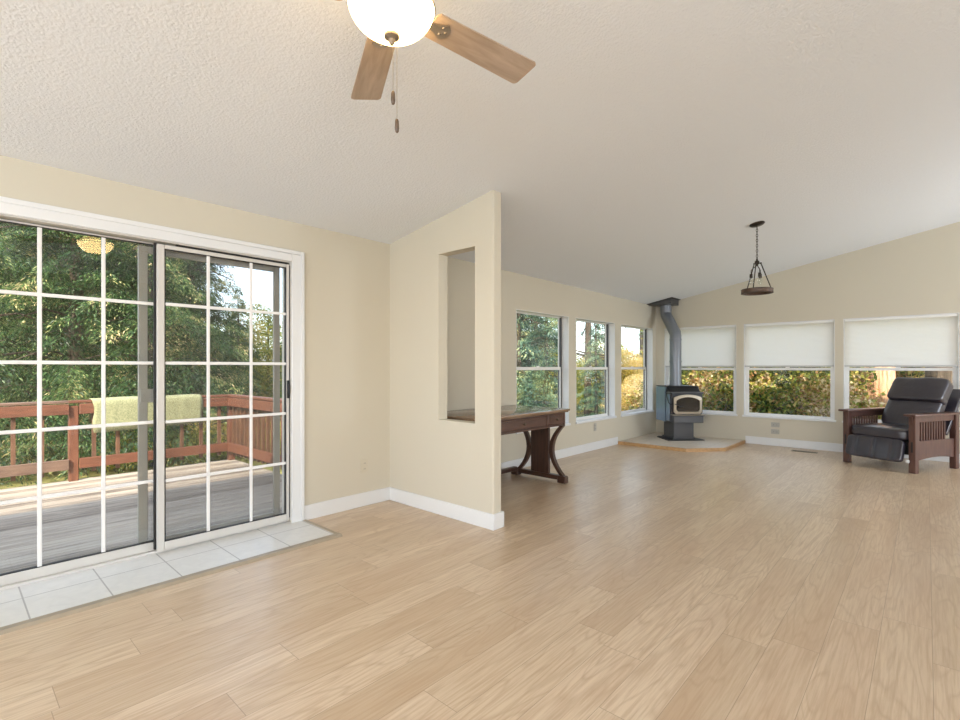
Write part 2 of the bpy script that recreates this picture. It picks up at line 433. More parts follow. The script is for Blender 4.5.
orange_m = mk_leaf('golden_maple_leaves', [(0.0, (0.16, 0.14, 0.03)), (0.3, (0.45, 0.36, 0.07)), (0.6, (0.82, 0.62, 0.22)), (1.0, (0.95, 0.85, 0.6))], 0.55)

# ================================================================= room shell
XN, XF = -3.67, -3.64           # near and far stretch of the left wall
YP0, YP1 = 2.79, 2.89           # partition faces
YB = 8.74                       # far wall face
XR, YR = 4.0, -3.5              # unseen right wall, rear wall
RIDGE = 1.9
def cz(x, y):
    t = min(1, max(0, (y-2.8)/5.94))
    f = lambda q: (2.36-0.035*t) + (0.155+0.035*t)*(q+3.66)
    return f(x) if x <= RIDGE else f(RIDGE) - (0.155+0.035*t)*(x-RIDGE)

def fit_top(bm, lim=2.29, extra=0.03):
    for v in bm.verts:
        if v.co.z > lim: v.co.z = cz(v.co.x, v.co.y) + extra

def wall_boxes(bm, along, a0, a1, f0, f1, openings, z1=2.5, extra_breaks=()):
    """wall running along axis, thickness f0..f1 across, with rectangular openings (a, b, zlo, zhi)"""
    brk = sorted({a0, a1, *[q for o in openings for q in o[:2]], *extra_breaks})
    for p, q in zip(brk, brk[1:]):
        op = [o for o in openings if o[0] <= p+1e-6 and o[1] >= q-1e-6]
        spans = [(0.0, z1)] if not op else [(-0.12 if op[0][2] > 0 else None, op[0][2]), (op[0][3], z1)]
        for lo, hi in spans:
            if lo is None: continue
            if lo == -0.12: lo = 0.0
            if along == 'y': bx(bm, f0, f1, p, q, lo, hi)
            else: bx(bm, p, q, f0, f1, lo, hi)

# floor
bm = newbm(); bx(bm, -3.80, XR+0.2, YR-0.2, YB+0.2, -0.12, 0.0)
floor = struct(obj('floor', bm, floor_m), 'light oak plank floor running away to the far windows')

# left wall (sliding door opening near, three windows far)
DY0, DY1, DZ = 0.05, 1.84, 2.045
WF = [(4.641, 5.812), (5.998, 7.162), (7.37, 8.60)]
WZ0, WZ1 = 0.445, 1.92
bm = newbm()
wall_boxes(bm, 'y', YR-0.15, YP1, -3.82, XN, [(DY0, DY1, 0.0, DZ)])
wall_boxes(bm, 'y', YP1, YB+0.15, -3.82, XF, [(a, b, WZ0, WZ1) for a, b in WF])
fit_top(bm); struct(obj('wall_left', bm, wall_m), 'cream left wall with sliding door and three windows')
# far wall
WR = [(-3.482, -2.300), (-2.190, -0.990), (-0.887, 0.305)]
bm = newbm()
wall_boxes(bm, 'x', XF, XR+0.15, YB, YB+0.17, [(a, b, WZ0, WZ1) for a, b in WR], extra_breaks=(RIDGE,))
fit_top(bm); struct(obj('wall_far', bm, wall_m), 'tan gable wall behind the stove with three shaded windows')
# unseen right and rear walls with openings added for the fill lamps
bm = newbm()
wall_boxes(bm, 'y', YR-0.15, YB+0.17, XR, XR+0.15, [(-3.15, -1.85, 0.5, 2.2), (-1.6, -0.3, 0.5, 2.2), (6.1, 8.4, 0.5, 2.2)])
fit_top(bm); struct(obj('wall_right', bm, wall_m))
bm = newbm()
wall_boxes(bm, 'x', XN, XR, YR-0.15, YR, [(-2.85, -0.95, 1.32, 2.29), (-0.35, 1.55, 1.32, 2.29), (1.95, 3.85, 1.32, 2.29)], extra_breaks=(RIDGE,))
fit_top(bm, lim=2.4); struct(obj('wall_rear', bm, wall_m))
# partition with its tall opening
PX1 = -2.405
bm = newbm()
NX0, NX1, NZ0, NZ1 = -3.008, -2.594, 0.785, 2.163
wall_boxes(bm, 'x', XN, PX1, YP0, YP1, [(NX0, NX1, NZ0, NZ1)])
bmesh.ops.remove_doubles(bm, verts=bm.verts[:], dist=1e-5)
fit_top(bm, lim=2.4)
es = [e for e in bm.edges if all(abs(v.co.x-PX1) < 1e-4 for v in e.verts) and abs(e.verts[0].co.z-e.verts[1].co.z) > 0.5]
bmesh.ops.bevel(bm, geom=es, offset=0.016, segments=4, profile=0.5, affect='EDGES')
struct(obj('wall_partition', bm, wall_m), 'cream partition wall stub with a tall narrow pass-through opening')

# ceiling slab: underside follows the slope
bm = newbm()
xs = [-4.2, XN, -3.0, -2.0, -1.0, 0, 1.0, RIDGE, 3.0, XR, XR+0.5]
ys = [YR-0.45, -1, 1, 2.8, 4, 5, 6, 7, 8, YB, YB+0.5]
lo = [[bm.verts.new((x, y, cz(x, y))) for y in ys] for x in xs]
hi = [[bm.verts.new((x, y, cz(x, y)+0.2)) for y in ys] for x in xs]
for i in range(len(xs)-1):
    for j in range(len(ys)-1):
        bm.faces.new((lo[i][j], lo[i+1][j], lo[i+1][j+1], lo[i][j+1]))
        bm.faces.new((hi[i][j], hi[i][j+1], hi[i+1][j+1], hi[i+1][j]))
for i in range(len(xs)-1):
    for j in (0, len(ys)-1): bm.faces.new((lo[i][j], lo[i+1][j], hi[i+1][j], hi[i][j]))
for j in range(len(ys)-1):
    for i in (0, len(xs)-1): bm.faces.new((lo[i][j], lo[i][j+1], hi[i][j+1], hi[i][j]))
struct(obj('ceiling', bm, ceil_m), 'white textured sloping ceiling')

# baseboards
def base(name, segs, label=None):
    bm = newbm()
    for s in segs: bx(bm, *s, 0.0, 0.120, 0.004, 1)
    return struct(obj(name, bm, trim_m, smooth=True), label)
T = 0.014
base('baseboard_left', [(XN, XN+T, DY1+0.10, YP0), (XF, XF+T, YP1, 7.24)], 'white baseboard along the left wall')
base('baseboard_partition', [(XN+T, PX1+T, YP0-T, YP0), (PX1, PX1+T, YP0, YP1), (XN, PX1+T, YP1, YP1+T)], 'white baseboard wrapping the end of the partition')
base('baseboard_far', [(-2.165, XR, YB-T, YB)], 'white baseboard under the shaded windows')
base('baseboard_right', [(XR-T, XR, YR, YB-T)])
base('baseboard_rear', [(XN, XR-T, YR, YR+T)])

# door casing
bm = newbm()
cw = 0.088
for a, b, z0, z1 in ((DY1, DY1+cw+0.012, 0, DZ+cw), (DY0-cw-0.012, DY0, 0, DZ+cw), (DY0, DY1, DZ, DZ+cw)):
    bx(bm, XN, XN+0.016, a, b, z0, z1, 0.004, 1)
bx(bm, XN+0.016, XN+0.024, DY1+cw-0.018, DY1+cw+0.012, 0, DZ+cw, 0.003, 1)
bx(bm, XN+0.016, XN+0.024, DY0-cw-0.012, DY0-cw+0.018, 0, DZ+cw, 0.003, 1)
bx(bm, XN+0.016, XN+0.024, DY0-cw+0.018, DY1+cw-0.018, DZ+cw-0.03, DZ+cw, 0.003, 1)
struct(obj('trim_1', bm, trim_m, smooth=True), 'white casing around the sliding patio door')

# ----------------------------------------------------------------- sliding patio door
door = struct(empty('door_1', (XN, (DY0+DY1)/2, 0)), 'white gridded sliding glass patio door')
door.rotation_euler = (0, 0, 0)
def dpart(name, bm, m, parent=None, **k):
    for v in bm.verts: v.co -= Vector(door.location)
    return obj(name, bm, m, parent or door, **k)
bm = newbm()
bx(bm, -3.81, -3.708, DY0, DY1, 0.0, 0.026, 0.003, 1)               # sill
bx(bm, -3.81, XN+0.002, DY0, DY1, DZ-0.008, DZ)                       # head
bx(bm, -3.81, XN+0.002, DY0, DY0+0.022, 0.03, DZ-0.008)
bx(bm, -3.81, XN+0.002, DY1-0.006, DY1, 0.03, DZ-0.008)
dpart('door_frame', bm, vinyl_m)
rows = [0.478, 0.863, 1.249, 1.636]
def slider(y0, y1, x0, x1, cols, sw=(0.05, 0.05), rail=(0.058, 0.038), z1=DZ-0.012):
    z0 = 0.026
    bm = newbm()
    bx(bm, x0, x1, y0, y0+sw[0], z0, z1, 0.003, 1); bx(bm, x0, x1, y1-sw[1], y1, z0, z1, 0.003, 1)
    bx(bm, x0, x1, y0+sw[0], y1-sw[1], z0, z0+rail[0], 0.003, 1)
    bx(bm, x0, x1, y0+sw[0], y1-sw[1], z1-rail[1], z1, 0.003, 1)
    p = dpart('sliding_panel', bm, vinyl_m, smooth=True)
    gy0, gy1, gz0, gz1 = y0+sw[0], y1-sw[1], z0+rail[0], z1-rail[1]
    xm = (x0+x1)/2
    bm = newbm()
    for a, b, c, d in ((gy0, gy0+0.006, gz0, gz1), (gy1-0.006, gy1, gz0, gz1), (gy0, gy1, gz0, gz0+0.005), (gy0, gy1, gz1-0.005, gz1)):
        bx(bm, xm-0.012, xm+0.012, a, b, c, d)
    dpart('gasket', bm, seal_m, p)
    bm = newbm(); bx(bm, xm-0.003, xm+0.003, gy0, gy1, gz0, gz1); dpart('glass_pane', bm, glass_m, p)
    bm = newbm()
    for c in cols: bx(bm, xm+0.003, xm+0.011, c-0.0105, c+0.0105, gz0, gz1, 0.003, 1)
    for r in rows: bx(bm, xm+0.003, xm+0.012, gy0-0.002, gy1+0.002, r-0.0105, r+0.0105, 0.003, 1)
    dpart('muntin_grid', bm, grid_m, p)
    return p
slider(DY0+0.022, 0.975, -3.765, -3.735, (0.378, 0.672), sw=(0.045, 0.030), rail=(0.055, 0.010))
pr = slider(0.942, DY1-0.009, -3.708, -3.680, (1.248, 1.540), sw=(0.041, 0.024), rail=(0.055, 0.026), z1=DZ-0.022)
bm = newbm(); bx(bm, -3.732, -3.710, 0.932, 0.945, 0.035, DZ-0.014)
dpart('meeting_seal', bm, seal_m)
bm = newbm(); bx(bm, -3.690, -3.676, DY1-0.0088, DY1-0.0062, 0.05, DZ-0.03)
bx(bm, -3.70, -3.685, DY0+1.0, DY1-0.01, DZ-0.0215, DZ-0.0085)
dpart('jamb_seal', bm, seal_m)
bm = newbm()
bx(bm, -3.680, -3.671, DY1-0.032, DY1-0.012, 0.98, 1.12, 0.004, 2)
bx(bm, -3.671, -3.656, DY1-0.026, DY1-0.017, 1.02, 1.09, 0.003, 2)
dpart('door_latch', bm, blackm_m, pr, smooth=True)
# outside insect screen
bm = newbm()
s0, s1 = 0.862, 1.806
for a, b, c, d in ((s0, s0+0.052, 0.035, DZ-0.03), (s1-0.050, s1, 0.035, DZ-0.03), (s0+0.052, s1-0.05, 0.035, 0.085), (s0+0.052, s1-0.05, DZ-0.075, DZ-0.03)):
    bx(bm, -3.806, -3.784, a, b, c, d, 0.003, 1)
sc = dpart('screen_panel', bm, alu_m, smooth=True)
bm = newbm(); bx(bm, -3.796, -3.794, s0+0.052, s1-0.05, 0.085, DZ-0.075); dpart('screen_mesh', bm, screen_m, sc)
bm = newbm()
bx(bm, -3.784, -3.776, s0+0.008, s0+0.085, 0.99, 1.08, 0.003, 1)
bx(bm, -3.776, -3.770, s0+0.020, s0+0.030, 1.03, 1.045, 0.002, 1)
dpart('screen_latch', bm, alu_m, sc)

# tiled threshold
bm = newbm()
bx(bm, XN, -3.180, -0.9, 1.925, 0.0, 0.010)
bx(bm, -3.707, XN, DY0+0.001, DY1-0.001, 0.0, 0.010)
th = tag(obj('tile_threshold', bm, tile_m), 'strip of white floor tiles in front of the sliding glass door', 'tile threshold')
bm = newbm()
prism(bm, [(-3.180, 0.0), (-3.122, 0.0), (-3.136, 0.015), (-3.180, 0.014)], -0.9, 1.955, 'y')
prism(bm, [(1.925, 0.0), (1.955, 0.0), (1.950, 0.013), (1.925, 0.013)], XN+0.02, -3.180, 'x')
obj('edge_strip', bm, thr_m, th)

# ----------------------------------------------------------------- windows
def window(idx, wall, a, b, label):
    """single-hung: frame and sashes at the outside of a deep white jamb"""
    L = (wall == 'left')
    def B(bm, a0, a1, d0, d1, z0, z1, bev=0):      # d = depth into the wall from the room face
        if L: bx(bm, XF-d1, XF-d0, a0, a1, z0, z1, bev, 1)
        else: bx(bm, a0, a1, YB+d0, YB+d1, z0, z1, bev, 1)
    D = 0.105 if L else 0.060
    bm = newbm()   # jamb liner and stool
    t = 0.007
    B(bm, a, a+t, 0.0, D+0.06, WZ0, WZ1); B(bm, b-t, b, 0.0, D+0.06, WZ0, WZ1)
    B(bm, a+t, b-t, 0.0, D+0.06, WZ1-t, WZ1)
    B(bm, a+t, b-t, 0.0, D+0.06, WZ0, WZ0+t)
    w = struct(obj('window_%d' % idx, bm, trim_m), label)
    bm = newbm(); B(bm, a-0.018, b+0.018, -0.022, 0.0, WZ0-0.020, WZ0+0.010, 0.004)
    obj('window_sill', bm, trim_m, w)
    fr = newbm(); ft = 0.022 if L else 0.040
    z0, z1 = WZ0+t, WZ1-t
    fm = sash_m
    B(fr, a+t, a+t+ft, D, D+0.05, z0, z1); B(fr, b-t-ft, b-t, D, D+0.05, z0, z1)
    B(fr, a+t+ft, b-t-ft, D, D+0.05, z1-(0.005 if L else 0.018), z1); B(fr, a+t+ft, b-t-ft, D, D+0.05, z0, z0+0.018)
    obj('window_frame', fr, fm, w)
    if L:
        bm = newbm(); B(bm, b-t-ft-0.004, b-t-ft+0.010, D-0.004, D+0.05, z0, z1); obj('dark_track', bm, dark_frame_m, w)
    zm = 1.205 if L else 1.195
    g0, g1 = a+t+ft, b-t-ft
    for nm, za, zb, dd in (('lower_sash', z0+0.018, zm+0.022, D+0.004), ('upper_sash', zm-0.010, z1-(0.005 if L else 0.018), D+0.028)):
        bm = newbm(); r = 0.020; low = nm == 'lower_sash'
        rt, rb = (0.040, 0.022) if low else (0.008 if L else 0.014, 0.030)
        B(bm, g0, g0+0.012, dd, dd+0.02, za, zb); B(bm, g1-0.012, g1, dd, dd+0.02, za, zb)
        B(bm, g0+0.012, g1-0.012, dd, dd+0.02, zb-rt, zb); B(bm, g0+0.012, g1-0.012, dd, dd+0.02, za, za+rb)
        s = obj(nm, bm, sash_m if not L else [sash_m], w)
        bm = newbm(); B(bm, g0+0.012, g1-0.012, dd+0.008, dd+0.012, za+rb, zb-rt); obj('glass_pane', bm, glass_m, s)
    bm = newbm(); m = (g0+g1)/2
    B(bm, m-0.028, m+0.028, D-0.014, D+0.006, zm+0.020, zm+0.034, 0.003); obj('sash_lock', bm, sash_m, w)
    return w
names = ['first window on the left wall behind the desk', 'middle window of the three on the left wall', 'window on the left wall nearest the stove']
for i, (a, b) in enumerate(WF): window(i+1, 'left', a, b, names[i])
names = ['half-shaded window behind the stove', 'half-shaded window between stove and recliner', 'half-shaded window behind the recliner']
for i, (a, b) in enumerate(WR): window(i+4, 'far', a, b, names[i])

# pleated blinds
bl = ['white pleated blind half lowered behind the stove pipe', 'white pleated blind half lowered in the middle window of the far wall', 'white pleated blind half lowered above the leather recliner']
for i, (a, b) in enumerate(WR):
    e = empty('window_blind', ((a+b)/2, YB+0.022, 1.228))
    tag(e, bl[i], 'blind', 'pleated blinds on the far wall')
    w = (b-a)/2-0.012
    bm = newbm(); zt, zb = WZ1-0.040-1.228, 0.022
    n = 36; pz = [zb+(zt-zb)*k/(2*n) for k in range(2*n+1)]
    poly = [(-0.012+(0.004 if k % 2 else 0), z) for k, z in enumerate(pz)] + [(0.012-(0.004 if k % 2 else 0), z) for k, z in reversed(list(enumerate(pz)))]
    for sgn in (0,):
        A = [bm.verts.new((-w, y, z)) for y, z in poly]; B_ = [bm.verts.new((w, y, z)) for y, z in poly]
        N_ = len(poly)
        for k in range(N_): bm.faces.new((A[k], A[(k+1) % N_], B_[(k+1) % N_], B_[k]))
    obj('blind_fabric', bm, blind_m, e)
    bm = newbm(); bx(bm, -w, w, -0.014, 0.014, 0.0, 0.024, 0.004, 1); obj('bottom_rail', bm, rail_m, e)
    bm = newbm(); bx(bm, -w, w, -0.016, 0.018, WZ1-0.042-1.228, WZ1-0.008-1.228, 0.004, 1); obj('head_rail', bm, sash_m, e)

# ================================================================= outlets and floor register
def outlet(name, wall, along, z, horiz, pm, label, cat='outlet', group=None):
    e = empty(name, {'left': (XN, along, z), 'leftfar': (XF, along, z), 'far': (along, YB, z)}[wall], 0 if wall != 'far' else -PI/2)
    tag(e, label, cat, group)
    w, h = (0.115, 0.072) if horiz else (0.072, 0.115)
    bm = newbm(); bx(bm, 0.0, 0.006, -w/2, w/2, -h/2, h/2, 0.002, 1); obj('cover_plate', bm, pm, e)
    for s in (-1, 1):
        bm = newbm()
        if horiz: bx(bm, 0.006, 0.0085, s*0.024-0.014, s*0.024+0.014, -0.017, 0.017, 0.002, 1)
        else: bx(bm, 0.006, 0.0085, -0.017, 0.017, s*0.024-0.014, s*0.024+0.014, 0.002, 1)
        soc = obj('socket', bm, pm, e)
        bm = newbm()
        for q in (-0.006, 0.006):
            if horiz: bx(bm, 0.0085, 0.0092, s*0.024-0.006, s*0.024+0.006, q-0.0012, q+0.0012)
            else: bx(bm, 0.0085, 0.0092, q-0.0012, q+0.0012, s*0.024-0.006, s*0.024+0.006)
        obj('slots', bm, slot_m, soc)
    return e
outlet('wall_outlet', 'left', 2.512, 0.352, False, plate_m, 'almond double outlet on the wall right of the patio door')
outlet('wall_outlet', 'leftfar', 6.53, 0.337, False, wplate_m, 'outlet under the middle window right of the desk')
outlet('wall_outlet', 'far', -1.744, 0.330, True, wplate_m, 'upper of two stacked grey outlets under the middle shaded window')
outlet('wall_outlet', 'far', -1.744, 0.222, True, wplate_m, 'lower of two stacked grey outlets just above the baseboard')
e = empty('floor_register', (-1.31, 8.40, 0.0))
tag(e, 'bronze slotted floor vent beside the baseboard left of the recliner', 'floor vent')
bm = newbm(); 
for a, b, c, d in ((-0.16, 0.16, -0.058, -0.045), (-0.16, 0.16, 0.045, 0.058), (-0.16, -0.145, -0.045, 0.045), (0.145, 0.16, -0.045, 0.045)): bx(bm, a, b, c, d, 0.0, 0.006)
obj('vent_frame', bm, plain('vent_tan', (0.33, 0.27, 0.19), 0.4, metal=0.3), e)
bm = newbm(); bx(bm, -0.145, 0.145, -0.045, 0.045, 0.0005, 0.0015)
for k in range(15):
    if k != 7: bx(bm, -0.142+k*0.0195, -0.134+k*0.0195, -0.045, 0.045, 0.0015, 0.004)
bx(bm, -0.145, 0.145, -0.004, 0.004, 0.0015, 0.0045)
obj('louvers', bm, bronze_m, e)

# ================================================================= hearth pad
bm = newbm()
hp = [(XF, 7.25), (-2.575, 7.25), (-2.185, 7.70), (-2.172, YB), (XF, YB)]
prism(bm, [(XF, 7.262), (-2.580, 7.262), (-2.197, 7.706), (-2.184, YB), (XF, YB)], 0.0, 0.044)
hearth = tag(obj('hearth_pad', bm, hearth_tile_m), 'low tan tiled corner hearth pad with oak edging under the stove', 'hearth')
bm = newbm()
inner = [(XF, 7.262), (-2.580, 7.262), (-2.197, 7.706), (-2.184, YB)]
outer = [(XF, 7.238), (-2.568, 7.238), (-2.173, 7.698), (-2.160, YB)]
for k in range(3): prism(bm, [inner[k], inner[k+1], outer[k+1], outer[k]], 0.0, 0.048)
obj('edging', bm, oaktrim_m, hearth)

# ================================================================= wood stove (local x along its front, y towards the corner)
st = empty('wood_stove', (-2.852, 8.056, 0.045), PI/4)
tag(st, 'dark steel wood stove with tan trimmed glass door on pedestal', 'wood stove')
def z_(h): return h-0.045
bm = newbm()
prism(bm, [(-0.30, 0.0), (0.295, 0.0), (0.295, 0.10), (0.24, 0.50), (-0.25, 0.50), (-0.30, 0.44)], 0.0, 0.012)
obj('floor_plate', bm, blackm_m, st)
bm = newbm(); prism(bm, [(-0.165, 0.10), (0.165, 0.10), (0.165, 0.48), (-0.165, 0.48)], 0.012, z_(0.335))
prism(bm, [(-0.185, 0.085), (0.185, 0.085), (0.185, 0.50), (-0.185, 0.50)], 0.012, 0.03)
obj('pedestal', bm, steel_m, st)
bm = newbm(); bx(bm, -0.245, 0.262, 0.03, 0.52, z_(0.335), z_(0.79), 0.008, 2)
obj('firebox', bm, steel_m, st, smooth=True)
bm = newbm(); bx(bm, -0.235, 0.255, -0.055, 0.03, z_(0.335), z_(0.445), 0.006, 1)
bx(bm, -0.255, 0.275, -0.075, 0.035, z_(0.445), z_(0.458), 0.004, 1)
obj('ash_shelf', bm, steel_m, st)
bm = newbm(); bx(bm, -0.25, 0.27, -0.076, 0.034, z_(0.4585), z_(0.466), 0.002, 1); obj('shelf_trim', bm, brass_m, st)
# stepped top
bm = newbm()
prism(bm, [(-0.02, z_(0.79)), (0.54, z_(0.79)), (0.54, z_(0.905)), (0.17, z_(0.905)), (0.06, z_(0.815)), (-0.02, z_(0.815))], -0.245, 0.262, 'x')
obj('stepped_top', bm, blackm_m, st)
bm = newbm(); bx(bm, -0.29, 0.272, -0.03, 0.10, z_(0.812), z_(0.826), 0.004, 1)
obj('front_top_plate', bm, steel_m, st)
bm = newbm(); bx(bm, -0.275, 0.272, 0.15, 0.55, z_(0.905), z_(0.918), 0.004, 1)
obj('rear_top_plate', bm, blackm_m, st)
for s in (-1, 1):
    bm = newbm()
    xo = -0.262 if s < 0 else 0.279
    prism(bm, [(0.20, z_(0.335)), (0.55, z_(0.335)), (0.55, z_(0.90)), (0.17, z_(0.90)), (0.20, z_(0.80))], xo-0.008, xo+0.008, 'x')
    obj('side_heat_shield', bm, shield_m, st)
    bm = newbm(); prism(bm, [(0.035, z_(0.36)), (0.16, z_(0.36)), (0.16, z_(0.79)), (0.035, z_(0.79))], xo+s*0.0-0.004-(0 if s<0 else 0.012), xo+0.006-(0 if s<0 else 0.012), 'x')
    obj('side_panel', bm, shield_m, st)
bm = newbm(); tube(bm, [(-0.275, 0.13, z_(0.80)), (-0.283, 0.10, z_(0.76)), (-0.283, 0.03, z_(0.66)), (-0.27, -0.015, z_(0.63)), (-0.24, -0.03, z_(0.62))], 0.007, 8)
obj('door_handle', bm, blackm_m, st, smooth=True)
# door: arched frame around glass
def arch(w, z0, z1, rise, c=0.0, n=14, ch=0.03):
    p = [(c-w/2, z0+ch), (c-w/2+ch, z0), (c+w/2-ch, z0), (c+w/2, z0+ch)]
    for k in range(n+1):
        t = k/n; x = c+w/2-w*t
        p.append((x, z1-rise*(2*t-1)**2 if 0 < k < n else z1-rise*1.15))
    return p
dr = newbm()
O = arch(0.455, z_(0.478), z_(0.785), 0.045, 0.012); I = arch(0.385, z_(0.512), z_(0.745), 0.05, 0.012)
for y0_, y1_ in ((-0.028, 0.03),):
    Af = [dr.verts.new((x, y0_, z)) for x, z in O]; Bf = [dr.verts.new((x, y0_-0.006, z)) for x, z in I]
    Ab = [dr.verts.new((x, y1_, z)) for x, z in O]; Bb = [dr.verts.new((x, y1_, z)) for x, z in I]
    n_ = len(O)
    for k in range(n_):
        k2 = (k+1) % n_
        dr.faces.new((Af[k], Af[k2], Bf[k2], Bf[k])); dr.faces.new((Af[k], Af[k2], Ab[k2], Ab[k]))
        dr.faces.new((Bf[k], Bf[k2], Bb[k2], Bb[k])); dr.faces.new((Ab[k], Ab[k2], Bb[k2], Bb[k]))
sd = obj('stove_door', dr, brass_m, st)
bm = newbm(); prism(bm, I, -0.012, -0.004, 'y'); obj('door_glass', bm, fireglass_m, sd)
bm = newbm(); prism(bm, arch(0.50, z_(0.467), z_(0.808), 0.02, 0.012), 0.0, 0.0295, 'y'); obj('door_surround', bm, blackm_m, sd)
bm = newbm()
tube(bm, [(-0.20, -0.03, z_(0.635)), (-0.20, -0.075, z_(0.63)), (-0.14, -0.085, z_(0.60)), (-0.09, -0.085, z_(0.585))], 0.008, 8)
obj('latch_lever', bm, blackm_m, sd, smooth=True)
# flue
bm = newbm()
def e2w(s): return 0.40 + s
tube(bm, [(0, 0.40, z_(0.918)), (0, 0.40, z_(1.25)), (0, 0.40, z_(1.76)), (0, 0.412, z_(1.80)),
          (0, 0.763, z_(2.135)), (0, 0.775, z_(2.175)), (0, 0.775, z_(2.31))], 0.093, 28)
fl_ = obj('stove_pipe', bm, pipe_m, st, smooth=True)
bm = newbm()
for zz in (0.93, 1.32, 1.69):
    bm = newbm(); lathe(bm, [(0.094, -0.012), (0.098, -0.010), (0.098, 0.010), (0.094, 0.012)], (0, 0.40, z_(zz)), 28)
    obj('pipe_collar', bm, pipe_m, fl_, smooth=True)
# ceiling support box of the flue
sb = empty('flue_ceiling_box', (-3.42, 8.55, 2.31))
tag(sb, 'dark square metal flue box on the ceiling above the stove pipe', 'flue box')
bm = newbm(); x0, x1, y0, y1 = -3.615, -3.225, 8.37, 8.725
vs = bx(bm, x0-sb.location.x, x1-sb.location.x, y0-8.55, y1-8.55, 0, 0.1)
for v in vs:
    if v.co.z > 0.05: v.co.z = cz(v.co.x-3.42, v.co.y+8.55) - 2.31 - 0.002
hole = None
obj('support_box', bm, steel_m, sb)
bm = newbm(); vs = bx(bm, x0-0.018+3.42, x1+0.035+3.42, y0-0.035-8.55, y1-8.55+0.01, 0, 0.1)
for v in vs:
    v.co.z = cz(v.co.x-3.42, v.co.y+8.55) - 2.31 - (0.001 if v.co.z > 0.05 else 0.008)
obj('ceiling_flange', bm, blackm_m, sb)

# ================================================================= ceiling fan
FX, FY = -1.355, 1.039
fan = empty('ceiling_fan', (FX, FY, cz(FX, FY)))
tag(fan, 'ceiling fan with pale wood blades and a lit white glass bowl', 'ceiling fan')
zc = cz(FX, FY)
def fz(h): return h - zc
bm = newbm(); lathe(bm, [(0.0, 0.02), (0.075, 0.02), (0.078, -0.04), (0.045, -0.06), (0.0, -0.06)], n=36)
obj('canopy', bm, nickel_m, fan, smooth=True)
bm = newbm(); lathe(bm, [(0, -0.05), (0.028, -0.05), (0.03, fz(2.575)), (0.09, fz(2.57)), (0.125, fz(2.55)), (0.13, fz(2.51)), (0.11, fz(2.485)), (0.08, fz(2.478)), (0, fz(2.478))], n=40)
obj('motor_housing', bm, nickel_m, fan, smooth=True)
bm = newbm(); lathe(bm, [(0, fz(2.478)), (0.06, fz(2.478)), (0.075, fz(2.462)), (0.140, fz(2.460)), (0.150, fz(2.452)), (0.142, fz(2.444)), (0, fz(2.444))], n=40)
obj('light_fitter', bm, nickel_m, fan, smooth=True)
bm = newbm()
prof = [(0.143, fz(2.470))]
for k in range(1, 13):
    a = k/12*PI/2; prof.append((0.149*math.cos(a)**0.9 if k < 12 else 0.0, fz(2.470) - 0.112*math.sin(a)))
lathe(bm, prof, n=48)
obj('glass_bowl', bm, bowl_m, fan, smooth='full')
bm = newbm(); lathe(bm, [(0, fz(2.359)), (0.026, fz(2.358)), (0.026, fz(2.350)), (0.012, fz(2.342)), (0.010, fz(2.332)), (0.005, fz(2.324)), (0, fz(2.323))], n=24)
obj('finial', bm, finial_m, fan, smooth=True)
fdir = math.atan2(0.739, -0.673)      # camera forward, world angle
for k in range(5):
    ang = fdir - math.radians((-21, 51, 125, 192, -109)[k])
    M = Matrix.Translation((0, 0, fz(2.466))) @ Matrix.Rotation(ang, 4, 'Z') @ Matrix.Rotation(math.radians(-10), 4, 'X')
    bm = newbm()
    outline = []
    L0, L1, w0, w1, r = 0.160, 0.640, 0.056, 0.069, 0.018
    outline += [(L0, -w0+0.01), (L0+0.01, -w0)]
    for q in range(6):
        a = -PI/2 + q/5*PI/2; outline.append((L1-r+r*math.cos(a), -w1+r+r*math.sin(a)))
    for q in range(6):
        a = q/5*PI/2; outline.append((L1-r+r*math.cos(a), w1-r+r*math.sin(a)))
    outline += [(L0+0.01, w0), (L0, w0-0.01)]
    prism(bm, outline, -0.003, 0.003)
    bo = obj('fan_blade', bm, blade_m, fan)
    bo.matrix_local = M
    bm = newbm()
    prism(bm, [(0.10, -0.018), (0.17, -0.014), (0.215, -0.034), (0.232, -0.02), (0.236, 0.0), (0.232, 0.02), (0.215, 0.034), (0.17, 0.014), (0.10, 0.018)], -0.0085, -0.0035)
    for sx_, sy_ in ((0.205, -0.016), (0.205, 0.016), (0.222, 0.0)): lathe(bm, [(0, -0.0115), (0.005, -0.011), (0.006, -0.0085), (0, -0.0085)], (sx_, sy_, 0), 10)
    obj('blade_bracket', bm, nickel_m, bo)
for dx, dy, zend in ((0.002, 0.004, 2.137), (0.013, 0.012, 2.040)):
    bm = newbm()
    z = fz(2.328)
    while z > fz(zend)+0.028:
        lathe(bm, [(0, 0.0018), (0.0016, 0), (0, -0.0018)], (dx, dy, z), 6); z -= 0.0042
    tube(bm, [(dx, dy, fz(2.335)), (dx, dy, fz(zend)+0.025)], 0.0007, 5)
    ch = obj('pull_chain', bm, nickel_m, fan)
    bm = newbm(); lathe(bm, [(0, 0.030), (0.004, 0.030), (0.0065, 0.024), (0.0075, 0.0), (0.006, -0.012), (0.003, -0.016), (0, -0.016)], (dx, dy, fz(zend)), 14)
    obj('chain_fob', bm, fob_m, ch, smooth=True)

